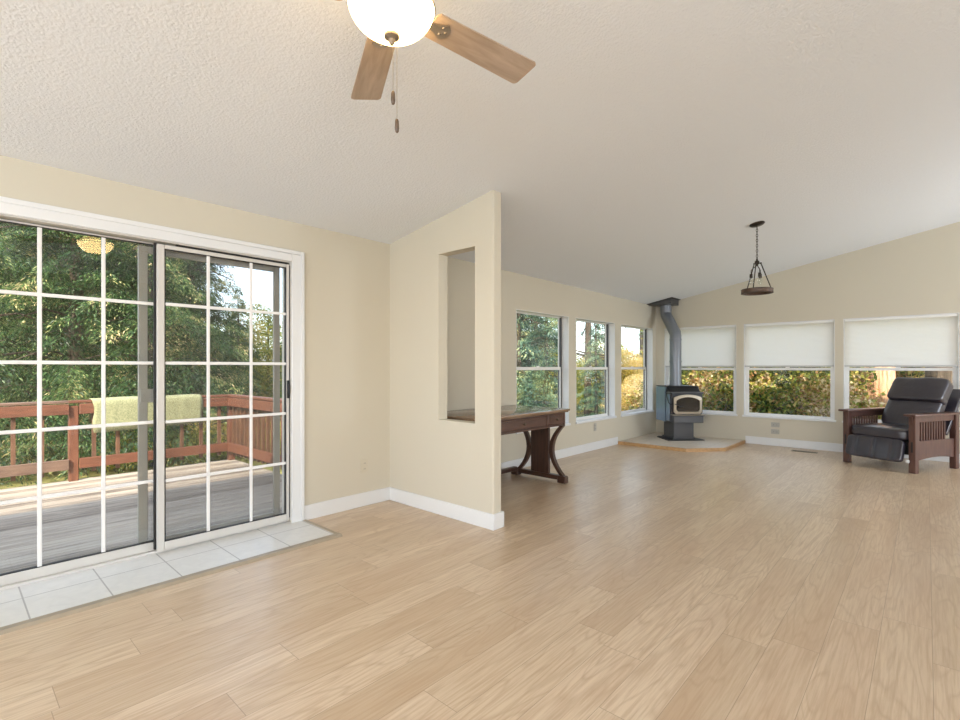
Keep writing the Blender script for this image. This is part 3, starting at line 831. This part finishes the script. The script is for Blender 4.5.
# ================================================================= pendant
PXp, PYp = -1.331, 5.821
PZ = cz(PXp, PYp)
pd = empty('pendant_light', (PXp, PYp, PZ))
tag(pd, 'rustic unlit wooden ring chandelier hanging on a dark chain', 'chandelier')
slope = math.atan(0.172)
bm = newbm(); lathe(bm, [(0, 0.002), (0.072, 0.002), (0.073, -0.010), (0.060, -0.020), (0.015, -0.026), (0, -0.026)], n=28, M=Matrix.Rotation(-slope, 4, 'Y'))
obj('canopy', bm, bronze_m, pd, smooth=True)
bm = newbm()
zt, zb = -0.02, 2.370-PZ
nl = 13
for k in range(nl):
    zc0 = zt - 0.010 + (zb-zt)*(k+0.5)/nl
    hl = abs(zb-zt)/nl*0.66
    pts = []
    for q in range(12):
        a = 2*PI*q/12; h = 0.008*math.cos(a); v = hl*math.sin(a)
        pts.append((h if k % 2 else 0, 0 if k % 2 else h, zc0+v))
    tube(bm, pts, 0.0028, 6, closed=True)
obj('chain', bm, bronze_m, pd, smooth=True)
bm = newbm(); hz = 2.355-PZ
lathe(bm, [(0, 0.02), (0.008, 0.02), (0.010, 0.0), (0.022, -0.01), (0.024, -0.035), (0.012, -0.045), (0.010, -0.06), (0, -0.06)], (0, 0, hz), 18)
for k in range(3):
    a = 2*PI*k/3+0.5; tube(bm, [(0, 0, hz-0.03), (0.038*math.cos(a), 0.038*math.sin(a), hz-0.03)], 0.005, 8)
obj('hub', bm, bronze_m, pd, smooth=True)
rz_ = 2.027-PZ
for k in range(3):
    a = 2*PI*k/3+0.5
    bm = newbm(); tube(bm, [(0.036*math.cos(a), 0.036*math.sin(a), hz-0.03), (0.138*math.cos(a), 0.138*math.sin(a), rz_+0.02)], 0.0055, 8)
    lathe(bm, [(0, 0.008), (0.01, 0.006), (0.01, -0.006), (0, -0.008)], (0.036*math.cos(a), 0.036*math.sin(a), hz-0.03), 10)
    obj('support_rod', bm, bronze_m, pd, smooth=True)
bm = newbm(); R0, R1, hh = 0.126, 0.150, 0.024
rr = [(R0, -hh), (R1-0.003, -hh), (R1, -hh+0.003), (R1, hh-0.003), (R1-0.003, hh), (R0, hh), (R0, -hh)]
rings = [[bm.verts.new((r*math.cos(2*PI*k/40), r*math.sin(2*PI*k/40), rz_+z)) for k in range(40)] for r, z in rr[:-1]]
for q in range(6):
    A, B_ = rings[q], rings[(q+1) % 6]
    for k in range(40): bm.faces.new((A[k], A[(k+1) % 40], B_[(k+1) % 40], B_[k]))
ring = obj('wooden_ring', bm, ringwood_m, pd, smooth=True)
bm = newbm()
for zz in (-0.020, 0.020): 
    tube(bm, [(0.1510*math.cos(2*PI*k/40), 0.1510*math.sin(2*PI*k/40), rz_+zz) for k in range(40)], 0.002, 5, closed=True)
obj('metal_band', bm, bronze_m, ring)
for k in range(3):
    a = 2*PI*k/3+1.2; px, py = 0.055*math.cos(a), 0.055*math.sin(a)
    bm = newbm(); tube(bm, [(0, 0, hz-0.05), (px, py, hz-0.10), (px, py, hz-0.15)], 0.004, 6)
    lathe(bm, [(0, 0), (0.014, 0), (0.016, -0.03), (0.013, -0.045), (0, -0.045)], (px, py, hz-0.14), 14)
    so = obj('lamp_socket', bm, bronze_m, pd, smooth=True)
    bm = newbm(); lathe(bm, [(0.012, 0), (0.016, -0.012), (0.024, -0.032), (0.026, -0.048), (0.018, -0.066), (0, -0.072)], (px, py, hz-0.186), 16)
    obj('light_bulb', bm, bulb_m, so, smooth='full')

# ================================================================= desk
dk = empty('writing_desk', (-3.22, 3.83, 0))
tag(dk, 'dark walnut trestle desk with two drawers against the left wall', 'desk')
Xa, Xb, Ya, Yb = -3.615+3.22, -2.835+3.22, 3.10-3.83, 4.555-3.83
bm = newbm(); bx(bm, Xa, Xb, Ya, Yb, 0.755, 0.778, 0.006, 2); bx(bm, Xa+0.01, Xb-0.012, Ya+0.012, Yb-0.012, 0.742, 0.755, 0.004, 1)
obj('desk_top', bm, desktop_m, dk, smooth=True)
bm = newbm(); fx = Xb-0.045
bx(bm, Xa+0.02, fx-0.012, Ya+0.035, Yb-0.035, 0.612, 0.742)
for y0, y1 in ((Ya+0.035, Ya+0.075), (Yb-0.372, Yb-0.345), (Yb-0.065, Yb-0.035)): bx(bm, fx-0.012, fx+0.004, y0, y1, 0.605, 0.742, 0.002, 1)
bx(bm, fx-0.012, fx+0.002, Ya+0.04, Yb-0.04, 0.730, 0.742); bx(bm, fx-0.012, fx+0.003, Ya+0.04, Yb-0.04, 0.600, 0.616)
obj('apron', bm, deskw_m, dk)
for y0, y1 in ((Ya+0.080, Yb-0.377), (Yb-0.340, Yb-0.070)):
    bm = newbm(); bx(bm, fx-0.010, fx+0.001, y0, y1, 0.620, 0.727, 0.003, 1)
    bx(bm, fx+0.001, fx+0.005, y0+0.016, y1-0.016, 0.636, 0.711, 0.003, 1)
    d = obj('drawer', bm, deskw_m, dk)
    bm = newbm(); m = (y0+y1)/2 if y1-y0 < 0.4 else y1-0.40
    lathe(bm, [(0, 0), (0.006, 0), (0.006, 0.010), (0.013, 0.016), (0.014, 0.024), (0.008, 0.030), (0, 0.031)], n=16, M=Matrix.Translation((fx+0.005, m, 0.673)) @ Matrix.Rotation(PI/2, 4, 'Y'))
    obj('drawer_knob', bm, fob_m, d, smooth=True)
for yy in (Ya+0.05, Yb-0.05):
    bm = newbm(); lathe(bm, [(0, 0.62), (0.018, 0.612), (0.020, 0.600), (0.010, 0.592), (0.014, 0.584), (0.006, 0.574), (0, 0.572)], (fx-0.012, yy, 0), 16)
    obj('corner_drop', bm, deskleg_m, dk, smooth=True)
for yc in (4.43-3.83, 3.24-3.83):
    leg = newbm()
    bx(leg, -0.035, 0.20, yc-0.018, yc+0.018, 0.075, 0.612, 0.003, 1)
    L_ = obj('leg', leg, deskleg_m, dk)
    bm = newbm(); bx(bm, Xa+0.09, Xb+0.03, yc-0.032, yc+0.032, 0.028, 0.076, 0.008, 2)
    for q in (Xa+0.09, Xb-0.065): bx(bm, q, q+0.10, yc-0.036, yc+0.036, 0.0, 0.070, 0.006, 1)
    obj('foot', bm, deskleg_m, L_)
    for s in (-1, 1):
        bm = newbm(); pts = []
        for k in range(13):
            t = k/12
            xx = 0.150 + 0.135*(2*t-1)**2
            pts.append((0.082+s*xx, 0.075+0.53*t))
        for (a0, b0), (a1, b1) in zip(pts, pts[1:]):
            pass
        inn = [(x-s*0.022, z) for x, z in pts]; out = [(x+s*0.022, z) for x, z in pts]
        poly = inn + out[::-1]
        A = [bm.verts.new((x, yc-0.022, z)) for x, z in poly]; B_ = [bm.verts.new((x, yc+0.022, z)) for x, z in poly]
        nn = len(poly)
        for k in range(nn): bm.faces.new((A[k], A[(k+1) % nn], B_[(k+1) % nn], B_[k]))
        for k in range(12):
            bm.faces.new((A[k], A[k+1], A[nn-2-k], A[nn-1-k])); bm.faces.new((B_[k], B_[k+1], B_[nn-2-k], B_[nn-1-k]))
        obj('curved_brace', bm, deskleg_m, L_, smooth=True)
bm = newbm(); bx(bm, -0.27, -0.22, 3.27-3.83, 4.41-3.83, 0.05, 0.095, 0.005, 1)
obj('stretcher', bm, deskleg_m, dk)
bm = newbm()
tube(bm, [(-3.60, 4.00, 0.60), (-3.56, 4.10, 0.45), (-3.555, 4.14, 0.30), (-3.58, 4.12, 0.12), (-3.59, 4.06, 0.03), (-3.58, 3.90, 0.010), (-3.55, 3.7, 0.010)], 0.007, 8)
tag(obj('power_cord', bm, seal_m, smooth=True), 'thin black cord hanging down the wall behind the desk', 'cord')

# ================================================================= recliner (local x to viewer's right along its front, y to its back)
rc = empty('recliner_chair', (-0.452, 7.682, 0), math.atan2(-0.355, 0.70))
tag(rc, 'mission style wooden recliner with dark leather cushions near far wall', 'recliner')
HW, DP = 0.395, 0.86
for s in (-1, 1):
    xo = s*(HW-0.032)
    for yy, hh_ in ((0.035, 0.655), (DP-0.035, 0.655)):
        bm = newbm(); bx(bm, xo-0.034, xo+0.034, yy-0.034, yy+0.034, 0.0, hh_, 0.005, 1)
        if yy < 0.1:
            prism(bm, [(yy-0.055, hh_), (yy-0.034, hh_-0.10), (yy-0.02, hh_-0.10), (yy-0.02, hh_)], xo-0.012, xo+0.012, 'x')
        lg = obj('leg', bm, chairw_m, rc)
        if yy < 0.1:
            bm = newbm(); bx(bm, xo-0.009, xo+0.009, yy-0.0365, yy-0.030, 0.24, 0.36); obj('through_tenon', bm, blackm_m, lg)
    bm = newbm(); vs = bx(bm, xo-0.062, xo+0.062, -0.045, DP+0.03, 0.655, 0.682, 0.006, 2)
    for v in vs: v.co.z += 0.012*math.sin(max(0, min(1, v.co.y/DP))*PI)
    obj('arm_rest', bm, chairw_m, rc, smooth=True)
    bm = newbm()
    bx(bm, xo-0.014, xo+0.014, 0.069, DP-0.069, 0.585, 0.652, 0.003, 1)
    obj('top_side_rail', bm, chairw_m, rc)
    bm = newbm(); pts = [(0.069, 0.14), (0.069, 0.365), (DP-0.069, 0.365), (DP-0.069, 0.16)]
    cv = [(DP-0.069-(DP-0.138)*k/10, 0.14+0.028*math.sin(PI*k/10)) for k in range(0, 11)]
    prism(bm, [(0.069, 0.365), (DP-0.069, 0.365)] + cv, xo-0.014, xo+0.014, 'x')
    obj('lower_side_panel', bm, chairw_m, rc)
    for k in range(11):
        yy = 0.120 + k*0.050
        bm = newbm(); bx(bm, xo-0.008, xo+0.008, yy-0.010, yy+0.010, 0.365, 0.585)
        obj('side_slat', bm, chairw_m, rc)
IW = HW-0.075
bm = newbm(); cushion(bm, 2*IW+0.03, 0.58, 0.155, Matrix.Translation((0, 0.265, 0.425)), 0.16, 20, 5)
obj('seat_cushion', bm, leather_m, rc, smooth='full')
bm = newbm()
def fr(q, u):
    c = 0.5+0.5*math.cos((u.x*1.5)*2*PI); 
    if q.z > 0: q.z *= 1 - 0.35*(max(0, 1-abs(((u.x*1.5+0.5) % 1)-0.5)*9) if abs(u.x) < 0.9 else 0)
    return q
Mf = Matrix.Translation((0, -0.045, 0.245)) @ Matrix.Rotation(math.radians(75), 4, 'X')
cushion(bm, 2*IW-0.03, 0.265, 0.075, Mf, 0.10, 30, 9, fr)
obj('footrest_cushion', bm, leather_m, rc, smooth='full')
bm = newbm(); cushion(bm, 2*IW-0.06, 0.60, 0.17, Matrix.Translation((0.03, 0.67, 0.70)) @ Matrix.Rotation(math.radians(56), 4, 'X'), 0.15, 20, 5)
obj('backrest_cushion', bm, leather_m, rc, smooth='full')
bm = newbm()
def hr(q, u):
    q.y += 0.006*math.sin(u.x*5) * (1 if u.y > 0 else 0.2); return q
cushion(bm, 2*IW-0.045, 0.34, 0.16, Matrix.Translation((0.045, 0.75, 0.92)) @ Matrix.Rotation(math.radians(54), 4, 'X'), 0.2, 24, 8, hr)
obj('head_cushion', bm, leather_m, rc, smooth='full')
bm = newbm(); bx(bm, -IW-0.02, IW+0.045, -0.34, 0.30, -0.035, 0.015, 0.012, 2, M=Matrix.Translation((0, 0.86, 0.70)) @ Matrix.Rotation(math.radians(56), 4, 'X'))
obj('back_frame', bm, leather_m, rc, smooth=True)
bm = newbm(); bx(bm, -IW-0.01, IW+0.01, 0.05, 0.70, 0.20, 0.345, 0.004, 1); obj('seat_base', bm, blackm_m, rc)
bm = newbm(); M = Matrix.Translation((IW+0.012, -0.02, 0.135)) @ Matrix.Rotation(PI/2, 4, 'Y'); lathe(bm, [(0, -0.01), (0.02, -0.01), (0.02, 0.01), (0, 0.01)], n=16, M=M)
obj('footrest_roller', bm, sash_m, rc, smooth=True)

# ================================================================= deck
bm = newbm(); w = 0.145
x = -3.86; k = 0
random.seed(3)
while x-w > -7.62:
    bx(bm, x-w+0.006, x, -4.0, 2.86, -0.148+random.uniform(-0.001, 0.001), -0.110, 0.002, 1); x -= w
bx(bm, -7.6, -3.82, -4.0, 2.84, -0.33, -0.165)
struct(obj('deck', bm, deck_m), 'weathered grey wooden deck outside the sliding door')
rl = empty('deck_railing', (-7.43, 0.0, -0.11))
tag(rl, 'reddish brown wooden railing around the deck outside', 'railing')
def rp(name, bm, m, parent=rl):
    for v in bm.verts: v.co -= Vector((-7.43, 0.0, -0.11))
    return obj(name, bm, m, parent)
for (px, py, zt, m) in ((-7.43, 2.82, 0.80, redwoodv_m), (-7.42, 1.045, 0.77, redwoodv_m), (-7.43, -0.9, 0.80, redwoodv_m), (-7.43, -2.8, 0.80, redwoodv_m), (-5.2, 2.82, 0.78, redwoodv_m)):
    bm = newbm(); bx(bm, px-0.045, px+0.045, py-0.045, py+0.045, -0.11, zt, 0.005, 1); rp('post', bm, m)
for y0, y1, m1, m2 in ((-3.9, 0.998, redwood_m, oldwood_m), (1.092, 2.87, redwood_m, redwood_m)):
    bm = newbm(); bx(bm, -7.50, -7.36, y0 if y0 < 0 else 0.9981, y1, 0.802, 0.832, 0.004, 1); rp('cap_rail', bm, oldwood_m if y0 < 0 else redwood_m)
    bm = newbm(); bx(bm, -7.375, -7.335, y0, y1-0.1 if y1 > 2 else y1, 0.675, 0.795, 0.004, 1); rp('upper_rail', bm, m1)
    bm = newbm(); bx(bm, -7.375, -7.335, y0, y1-0.1 if y1 > 2 else y1, 0.035, 0.155, 0.004, 1); rp('lower_rail', bm, m2)
bm = newbm(); bx(bm, -7.36, -3.95, 2.75, 2.89, 0.802, 0.832, 0.004, 1); rp('cap_rail', bm, redwood_m)
bm = newbm(); bx(bm, -7.385, -3.95, 2.735, 2.775, 0.675, 0.795, 0.004, 1); rp('upper_rail', bm, redwood_m)
bm = newbm(); bx(bm, -7.385, -3.95, 2.735, 2.775, 0.035, 0.155, 0.004, 1); rp('lower_rail', bm, redwood_m)
y = -3.7
while y < 2.7:
    if min(abs(y-1.045), abs(y+0.9), abs(y+2.8)) > 0.07:
        bm = newbm(); bx(bm, -7.418, -7.380, y-0.019, y+0.019, -0.02, 0.79); rp('baluster', bm, baluster_m)
    y += 0.235
x = -7.28
while x < -4.0:
    bm = newbm(); bx(bm, x-0.019, x+0.019, 2.78, 2.818, -0.02, 0.79); rp('baluster', bm, baluster_m)
    x += 0.135
# cloth over the railing
bm = newbm()
ny, prof = 26, []
for z in (0.44, 0.52, 0.60, 0.68, 0.76, 0.81): prof.append((-7.322, z))
prof += [(-7.335, 0.838), (-7.37, 0.846), (-7.43, 0.848), (-7.49, 0.846), (-7.515, 0.835)]
for z in (0.78, 0.70, 0.62, 0.56): prof.append((-7.522, z))
gv = []
for j in range(ny+1):
    yy = 1.215 + (2.405-1.215)*j/ny
    row = []
    for q, (xx, z) in enumerate(prof):
        wob = 0.006*math.sin(yy*17+q*0.6)+0.004*math.sin(yy*41)
        zz = z + (0.03*(yy-1.2) if q < 3 else 0)
        row.append(bm.verts.new((xx+(wob+0.012 if q < 6 else (-wob-0.012 if q > 10 else 0)), yy + (0.012*math.sin(z*20) if j in (0, ny) else 0), zz + (0.004*math.sin(yy*9)+0.004 if 5 < q < 11 else 0))))
    gv.append(row)
for j in range(ny):
    for q in range(len(prof)-1): bm.faces.new((gv[j][q], gv[j+1][q], gv[j+1][q+1], gv[j][q+1]))
bmesh.ops.recalc_face_normals(bm, faces=bm.faces[:])
bmesh.ops.solidify(bm, geom=bm.faces[:], thickness=0.008)
tag(obj('draped_cloth', bm, towel_m, smooth='full'), 'mottled pale green cloth draped over the deck railing', 'cloth')

# ================================================================= land and woods
def gh(x, y):
    d = math.hypot(x+3.6, y-4)
    s = max(0, d-9)
    return -0.75 + 0.035*s + 0.15*math.sin(x*0.6+1)*math.cos(y*0.5)
bm = newbm(); n = 60; S = 110
gvv = [[bm.verts.new((-S/2-12+S*i/n, -S/2+14+S*j/n, gh(-S/2-12+S*i/n, -S/2+14+S*j/n) if not (-4 < (-S/2-12+S*i/n) < 4.6 and -4 < (-S/2+14+S*j/n) < 9.3) else -0.9)) for j in range(n+1)] for i in range(n+1)]
for i in range(n):
    for j in range(n): bm.faces.new((gvv[i][j], gvv[i+1][j], gvv[i+1][j+1], gvv[i][j+1]))
struct(obj('ground', bm, ground_m, smooth='full'), 'leafy forest floor outside')

def quads_mesh(name, V, mat):
    V = np.asarray(V, dtype=np.float32).reshape(-1, 3); nq = len(V)//4
    me = bpy.data.meshes.new(name)
    me.vertices.add(len(V)); me.vertices.foreach_set('co', V.ravel())
    me.loops.add(len(V)); me.loops.foreach_set('vertex_index', np.arange(len(V), dtype=np.int32))
    me.polygons.add(nq); me.polygons.foreach_set('loop_start', np.arange(0, len(V), 4, dtype=np.int32))
    me.polygons.foreach_set('loop_total', np.full(nq, 4, dtype=np.int32))
    me.materials.append(mat); me.update(); me.validate(); return me
def nrm(a): return a/np.maximum(np.linalg.norm(a, axis=1, keepdims=True), 1e-6)
def sprays(rng, P, D, L, W, droop=0.25):
    """diamond leaflets: base at P, pointing along D, length L, width W"""
    n = len(P); D = nrm(D); R = nrm(np.cross(D, nrm(rng.normal(size=(n, 3)) + np.array([0, 0, 1.2]))))
    L = L[:, None]; W = W[:, None]
    a = P; b = P + D*L*0.45 + R*W*0.5; c = P + D*L + np.array([0, 0, -1])*L*droop; d = P + D*L*0.45 - R*W*0.5
    return np.stack([a, b, c, d], 1)
def conifer_mesh(name, seed, H, R, z0, nb, per, mat, leaf=0.15):
    rng = np.random.default_rng(seed); out = []
    for k in range(nb):
        t = (k+rng.random())/nb; z = z0 + (H-z0)*t**1.05
        rad = R*(1-t)**0.75*rng.uniform(0.65, 1.1)+0.15; az = rng.uniform(0, 2*PI)
        m = max(12, int(per*rad/R)); s = rng.random(m)**0.7
        dirv = np.array([math.cos(az), math.sin(az), 0]); side = np.array([-math.sin(az), math.cos(az), 0])
        zz = z + 0.18*rad*s - 0.42*rad*s**2
        lat = rng.normal(size=m)*0.20*rad*(1-s*0.6)
        P = dirv*(rad*s)[:, None] + side*lat[:, None] + np.array([0, 0, 1])*(zz - np.abs(lat)*0.35 + rng.normal(size=m)*0.05)[:, None]
        D = dirv*rng.uniform(0.2, 1, m)[:, None] + side*(np.sign(lat)*rng.uniform(0.2, 1.0, m))[:, None] + np.array([0, 0, -1])*rng.uniform(0, 0.7, m)[:, None]
        out.append(sprays(rng, P, D, leaf*rng.uniform(0.5, 1.4, m), leaf*0.24*rng.uniform(0.7, 1.4, m)))
    return quads_mesh(name, np.concatenate(out), mat)
def broad_mesh(name, seed, center_list, n, leaf, mat, shell=0.55):
    rng = np.random.default_rng(seed); out = []
    tot = sum(c[3]*c[3] for c in center_list)
    for (x, y, z, r, sq) in [(c[0], c[1], c[2], c[3], c[4]) for c in center_list]:
        m = int(n*r*r/tot); u = nrm(rng.normal(size=(m, 3))); rr = r*rng.uniform(shell, 1.05, m)**0.7
        cl = nrm(rng.normal(size=(40, 3))); which = rng.integers(0, 40, m)
        u = nrm(u + cl[which]*0.9)
        P = u*rr[:, None]*np.array([1, 1, sq]) + np.array([x, y, z])
        D = nrm(u*0.5 + rng.normal(size=(m, 3)))
        out.append(sprays(rng, P, D, leaf*rng.uniform(0.6, 1.3, m), leaf*0.62*rng.uniform(0.7, 1.2, m), 0.1))
    return quads_mesh(name, np.concatenate(out), mat)
def trunk_mesh(name, H, r0, r1, mat, seed=0, flare=0.4, n=18, seg=14, limbs=0):
    rng = random.Random(seed); bm = newbm(); pts, rs = [], []
    for k in range(seg+1):
        t = k/seg; pts.append((0.05*math.sin(t*5+seed)*r0*3, 0.05*math.cos(t*4+seed)*r0*3, -0.4+(H+0.4)*t)); rs.append((r0+(r1-r0)*t)*(1+flare*math.exp(-t*H*1.2)))
    tube(bm, pts, rs, n)
    for q in range(limbs):
        z = H*rng.uniform(0.15, 0.9); a = rng.uniform(0, 2*PI); L = rng.uniform(0.7, 1.5)
        tube(bm, [(0, 0, z), (L*0.5*math.cos(a), L*0.5*math.sin(a), z+0.12), (L*math.cos(a), L*math.sin(a), z-0.1)], [0.03, 0.02, 0.008], 5)
    o = obj(name, bm, mat, smooth='full'); me = o.data; bpy.data.objects.remove(o); return me

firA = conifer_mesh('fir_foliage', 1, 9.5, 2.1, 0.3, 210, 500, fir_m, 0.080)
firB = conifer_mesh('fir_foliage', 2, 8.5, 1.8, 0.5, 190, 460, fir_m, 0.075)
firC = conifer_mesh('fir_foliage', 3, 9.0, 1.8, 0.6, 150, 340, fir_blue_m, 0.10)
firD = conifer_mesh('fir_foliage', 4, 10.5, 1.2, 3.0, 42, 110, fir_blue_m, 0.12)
tkA = trunk_mesh('trunk', 9.0, 0.16, 0.03, bark_dark, 1, limbs=40)
tkD = trunk_mesh('trunk', 11.0, 0.10, 0.04, bark_dark, 2, limbs=30)
brY = broad_mesh('leaf_crown', 5, [(0, 0, 2.2, 1.3, 0.9), (0.9, 0.3, 1.6, 1.0, 0.9), (-0.8, -0.4, 1.7, 1.0, 0.9), (0.1, 0.6, 3.2, 0.9, 0.9), (0.2, -0.7, 1.0, 0.9, 0.8)], 24000, 0.075, yellow_m)
brO = broad_mesh('leaf_crown', 6, [(0, 0, 2.6, 1.3, 0.9), (0.9, 0.3, 1.8, 1.0, 0.9), (-0.8, -0.4, 2.0, 1.1, 0.9), (0.1, 0.6, 3.6, 0.9, 0.9)], 16000, 0.09, orange_m)
bsG = broad_mesh('bush_leaves', 7, [(0, 0, 0.9, 0.9, 0.9), (0.6, 0.1, 0.6, 0.7, 0.9), (-0.6, -0.1, 0.7, 0.7, 0.9), (0.1, 0.1, 1.6, 0.65, 0.9), (-0.3, -0.2, 0.3, 0.6, 0.7)], 15000, 0.075, bush_m)
bsY = broad_mesh('bush_leaves', 8, [(0, 0, 0.6, 0.75, 0.8), (0.5, 0.2, 0.4, 0.5, 0.8), (-0.5, -0.1, 0.5, 0.6, 0.8)], 8000, 0.065, yellow_m)
tkB = trunk_mesh('trunk', 3.6, 0.08, 0.02, bark_dark, 5, limbs=10)
tkS = trunk_mesh('stems', 1.4, 0.03, 0.01, bark_dark, 6, limbs=8)

def plant(name, x, y, crown, trunk, crown_name, trunk_name, sc, rz, label, cat, group, zoff=0):
    e = empty(name, (x, y, gh(x, y)+zoff), rz); e.scale = (sc, sc, sc)
    tag(e, label, cat, group)
    for me, nm in ((crown, crown_name), (trunk, trunk_name)):
        o = bpy.data.objects.new(nm, me); COL.objects.link(o); o.parent = e
    return e
G1 = 'conifers in the woods'
def at(u, depth):      # compass helper used when setting out the planting: bearing from the house, distance
    a = (u-480)/490.7; return ((-0.6733+0.7394*a)*depth, (0.7394+0.6733*a)*depth)
R_ = random.Random(11)
near = [  # bearing, distance, mesh, size, label
 (-20, 8.6, firA, 0.95, 'dense green fir just beyond the railing, left edge of the patio door'),
 (75, 9.4, firB, 1.0, 'green fir behind the railing post left of the draped cloth'),
 (150, 9.9, firA, 0.95, 'green fir directly behind the draped cloth'),
 (190, 11.0, firB, 0.85, 'green fir rising behind the right door panel, right of the cloth'),
 (238, 14.0, firA, 0.42, 'smaller green fir behind the railing corner, below the patch of sky'),
 (284, 13.0, firB, 0.34, 'fir seen past the end of the side railing'),
 (516, 15.0, firC, 1.05, 'blue-green conifer filling the first left-wall window'),
 (546, 14.5, firC, 0.60, 'lower blue-green conifer at right of the first left-wall window'),
 (588, 13.5, firD, 1.0, 'bare-trunked tall conifer crossing the middle left-wall window'),
 (607, 17.0, firD, 0.95, 'thin tall conifer right of the trunk in the middle left-wall window'),
 (596, 12.2, firC, 0.36, 'low dark blue-green fir in the lower half of the middle left window'),
 (641, 21.0, firD, 1.0, 'thin conifer against the sky in the window nearest the stove'),
]
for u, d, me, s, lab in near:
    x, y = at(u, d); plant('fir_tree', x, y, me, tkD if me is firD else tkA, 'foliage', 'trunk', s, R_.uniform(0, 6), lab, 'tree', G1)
for u in range(-60, 190, 33):
    for d in (13.5, 18.5):
        x, y = at(u+R_.uniform(-10, 10)+(16 if d > 15 else 0), d+R_.uniform(-1.2, 1.2))
        plant('fir_tree', x, y, R_.choice((firA, firB)), tkA, 'foliage', 'trunk', R_.uniform(0.95, 1.3), R_.uniform(0, 6),
              'dark green conifer in the thick woods behind the trees nearest the deck', 'tree', 'background conifers beyond the deck')
for u, d in ((500, 20), (520, 24), (536, 20)):
    x, y = at(u, d)
    plant('fir_tree', x, y, firC, tkA, 'foliage', 'trunk', R_.uniform(0.8, 1.0), R_.uniform(0, 6),
          'blue-green conifer further back beyond the left-wall windows', 'tree', 'background conifers beyond the windows')
for u, d in ((330, 17), (375, 19), (420, 16), (462, 19), (-110, 13), (-170, 16), (-240, 14), (-330, 17), (-90, 19)):
    x, y = at(u, d)
    plant('fir_tree', x, y, R_.choice((firA, firB)), tkA, 'foliage', 'trunk', R_.uniform(0.9, 1.15), R_.uniform(0, 6),
          'conifer of the surrounding woods outside the edges of the windows', 'tree', 'conifers around the house')
G2 = 'autumn trees in the woods'
for u, d, me, s, lab in [
 (120, 16.0, brY, 0.9, 'yellow-green leafy tree glowing between the firs behind the deck'),
 (226, 16.5, brY, 0.75, 'yellow-green leafy tree behind the railing corner'),
 (268, 17.0, brY, 1.0, 'yellow-green leafy tree below the sky at right of the patio door'),
 (563, 17.0, brY, 0.7, 'yellow-green tree behind the trunks of the first left-wall window'),
 (585, 19.0, brO, 0.58, 'golden tree behind the middle left-wall window trunk'),
 (618, 18.0, brY, 0.75, 'yellow-green tree low at right of the middle left-wall window'),
 (634, 17.0, brO, 0.56, 'golden-orange maple filling the window nearest the stove'),
 (650, 17.0, brY, 0.7, 'yellow-green tree beside the golden maple in the window nearest the stove'),
 (628, 13.5, brO, 0.42, 'low golden bush-like maple in the lower half of the window nearest the stove'),
 (655, 14.5, brO, 0.50, 'golden maple at right of the window nearest the stove'),
 (912, 20.0, brO, 0.85, 'golden tree behind the recliner between two trunks'),
 ]:
    x, y = at(u, d); plant('autumn_tree', x, y, me, tkB, 'leaf_crown', 'trunk', s, R_.uniform(0, 6), lab, 'tree', G2)
G3 = 'leafy bushes outside the far windows'
k = 0
for u in range(668, 1010, 24):
    for d, sc_ in ((11.2, 1.15), (13.2, 1.35), (16.5, 1.9)):
        if u > 812 and d < 15: continue
        a = (u-480)/490.7
        dd = d/(0.7394+0.6733*a)*1.09
        x, y = at(u+R_.uniform(-9, 9)+(12 if 12 < d < 14 else 0), dd+R_.uniform(-0.4, 0.4))
        y = max(y, 11.6)
        plant('leafy_bush', x, y, bsG if R_.random() < 0.82 else bsY, tkS, 'leaves', 'stems', R_.uniform(0.95, 1.2)*sc_, R_.uniform(0, 6),
              'leafy green and yellow bush in the thicket outside the shaded windows', 'bush', G3)
for u in range(-30, 290, 30):
    x, y = at(u, 10.4+R_.uniform(-0.7, 1.5))
    plant('leafy_bush', x, y, bsY, tkS, 'leaves', 'stems', R_.uniform(0.7, 1.0), R_.uniform(0, 6),
          'sunlit yellow-green shrub on the ground behind the deck railing', 'bush', 'shrubs behind the deck railing')
# two big trunks behind the recliner
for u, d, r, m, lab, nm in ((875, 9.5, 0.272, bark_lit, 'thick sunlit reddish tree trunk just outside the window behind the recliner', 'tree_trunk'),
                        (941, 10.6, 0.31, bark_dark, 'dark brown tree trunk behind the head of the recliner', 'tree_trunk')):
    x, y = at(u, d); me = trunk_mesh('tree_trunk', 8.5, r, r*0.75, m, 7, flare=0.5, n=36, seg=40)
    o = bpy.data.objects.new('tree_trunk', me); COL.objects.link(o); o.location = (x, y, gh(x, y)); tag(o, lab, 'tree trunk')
x, y = at(789, 10.4)
bm = newbm(); tube(bm, [(0, 0, -0.1), (0.01, 0, 0.8), (0.0, 0.01, 1.75)], [0.014, 0.012, 0.008], 8)
o = obj('garden_stake', bm, plain('pale_stake', (0.75, 0.70, 0.62), 0.6), smooth=True); o.location = (x, y, gh(x, y))
tag(o, 'thin pale upright stake among the bushes outside the middle shaded window', 'stake')
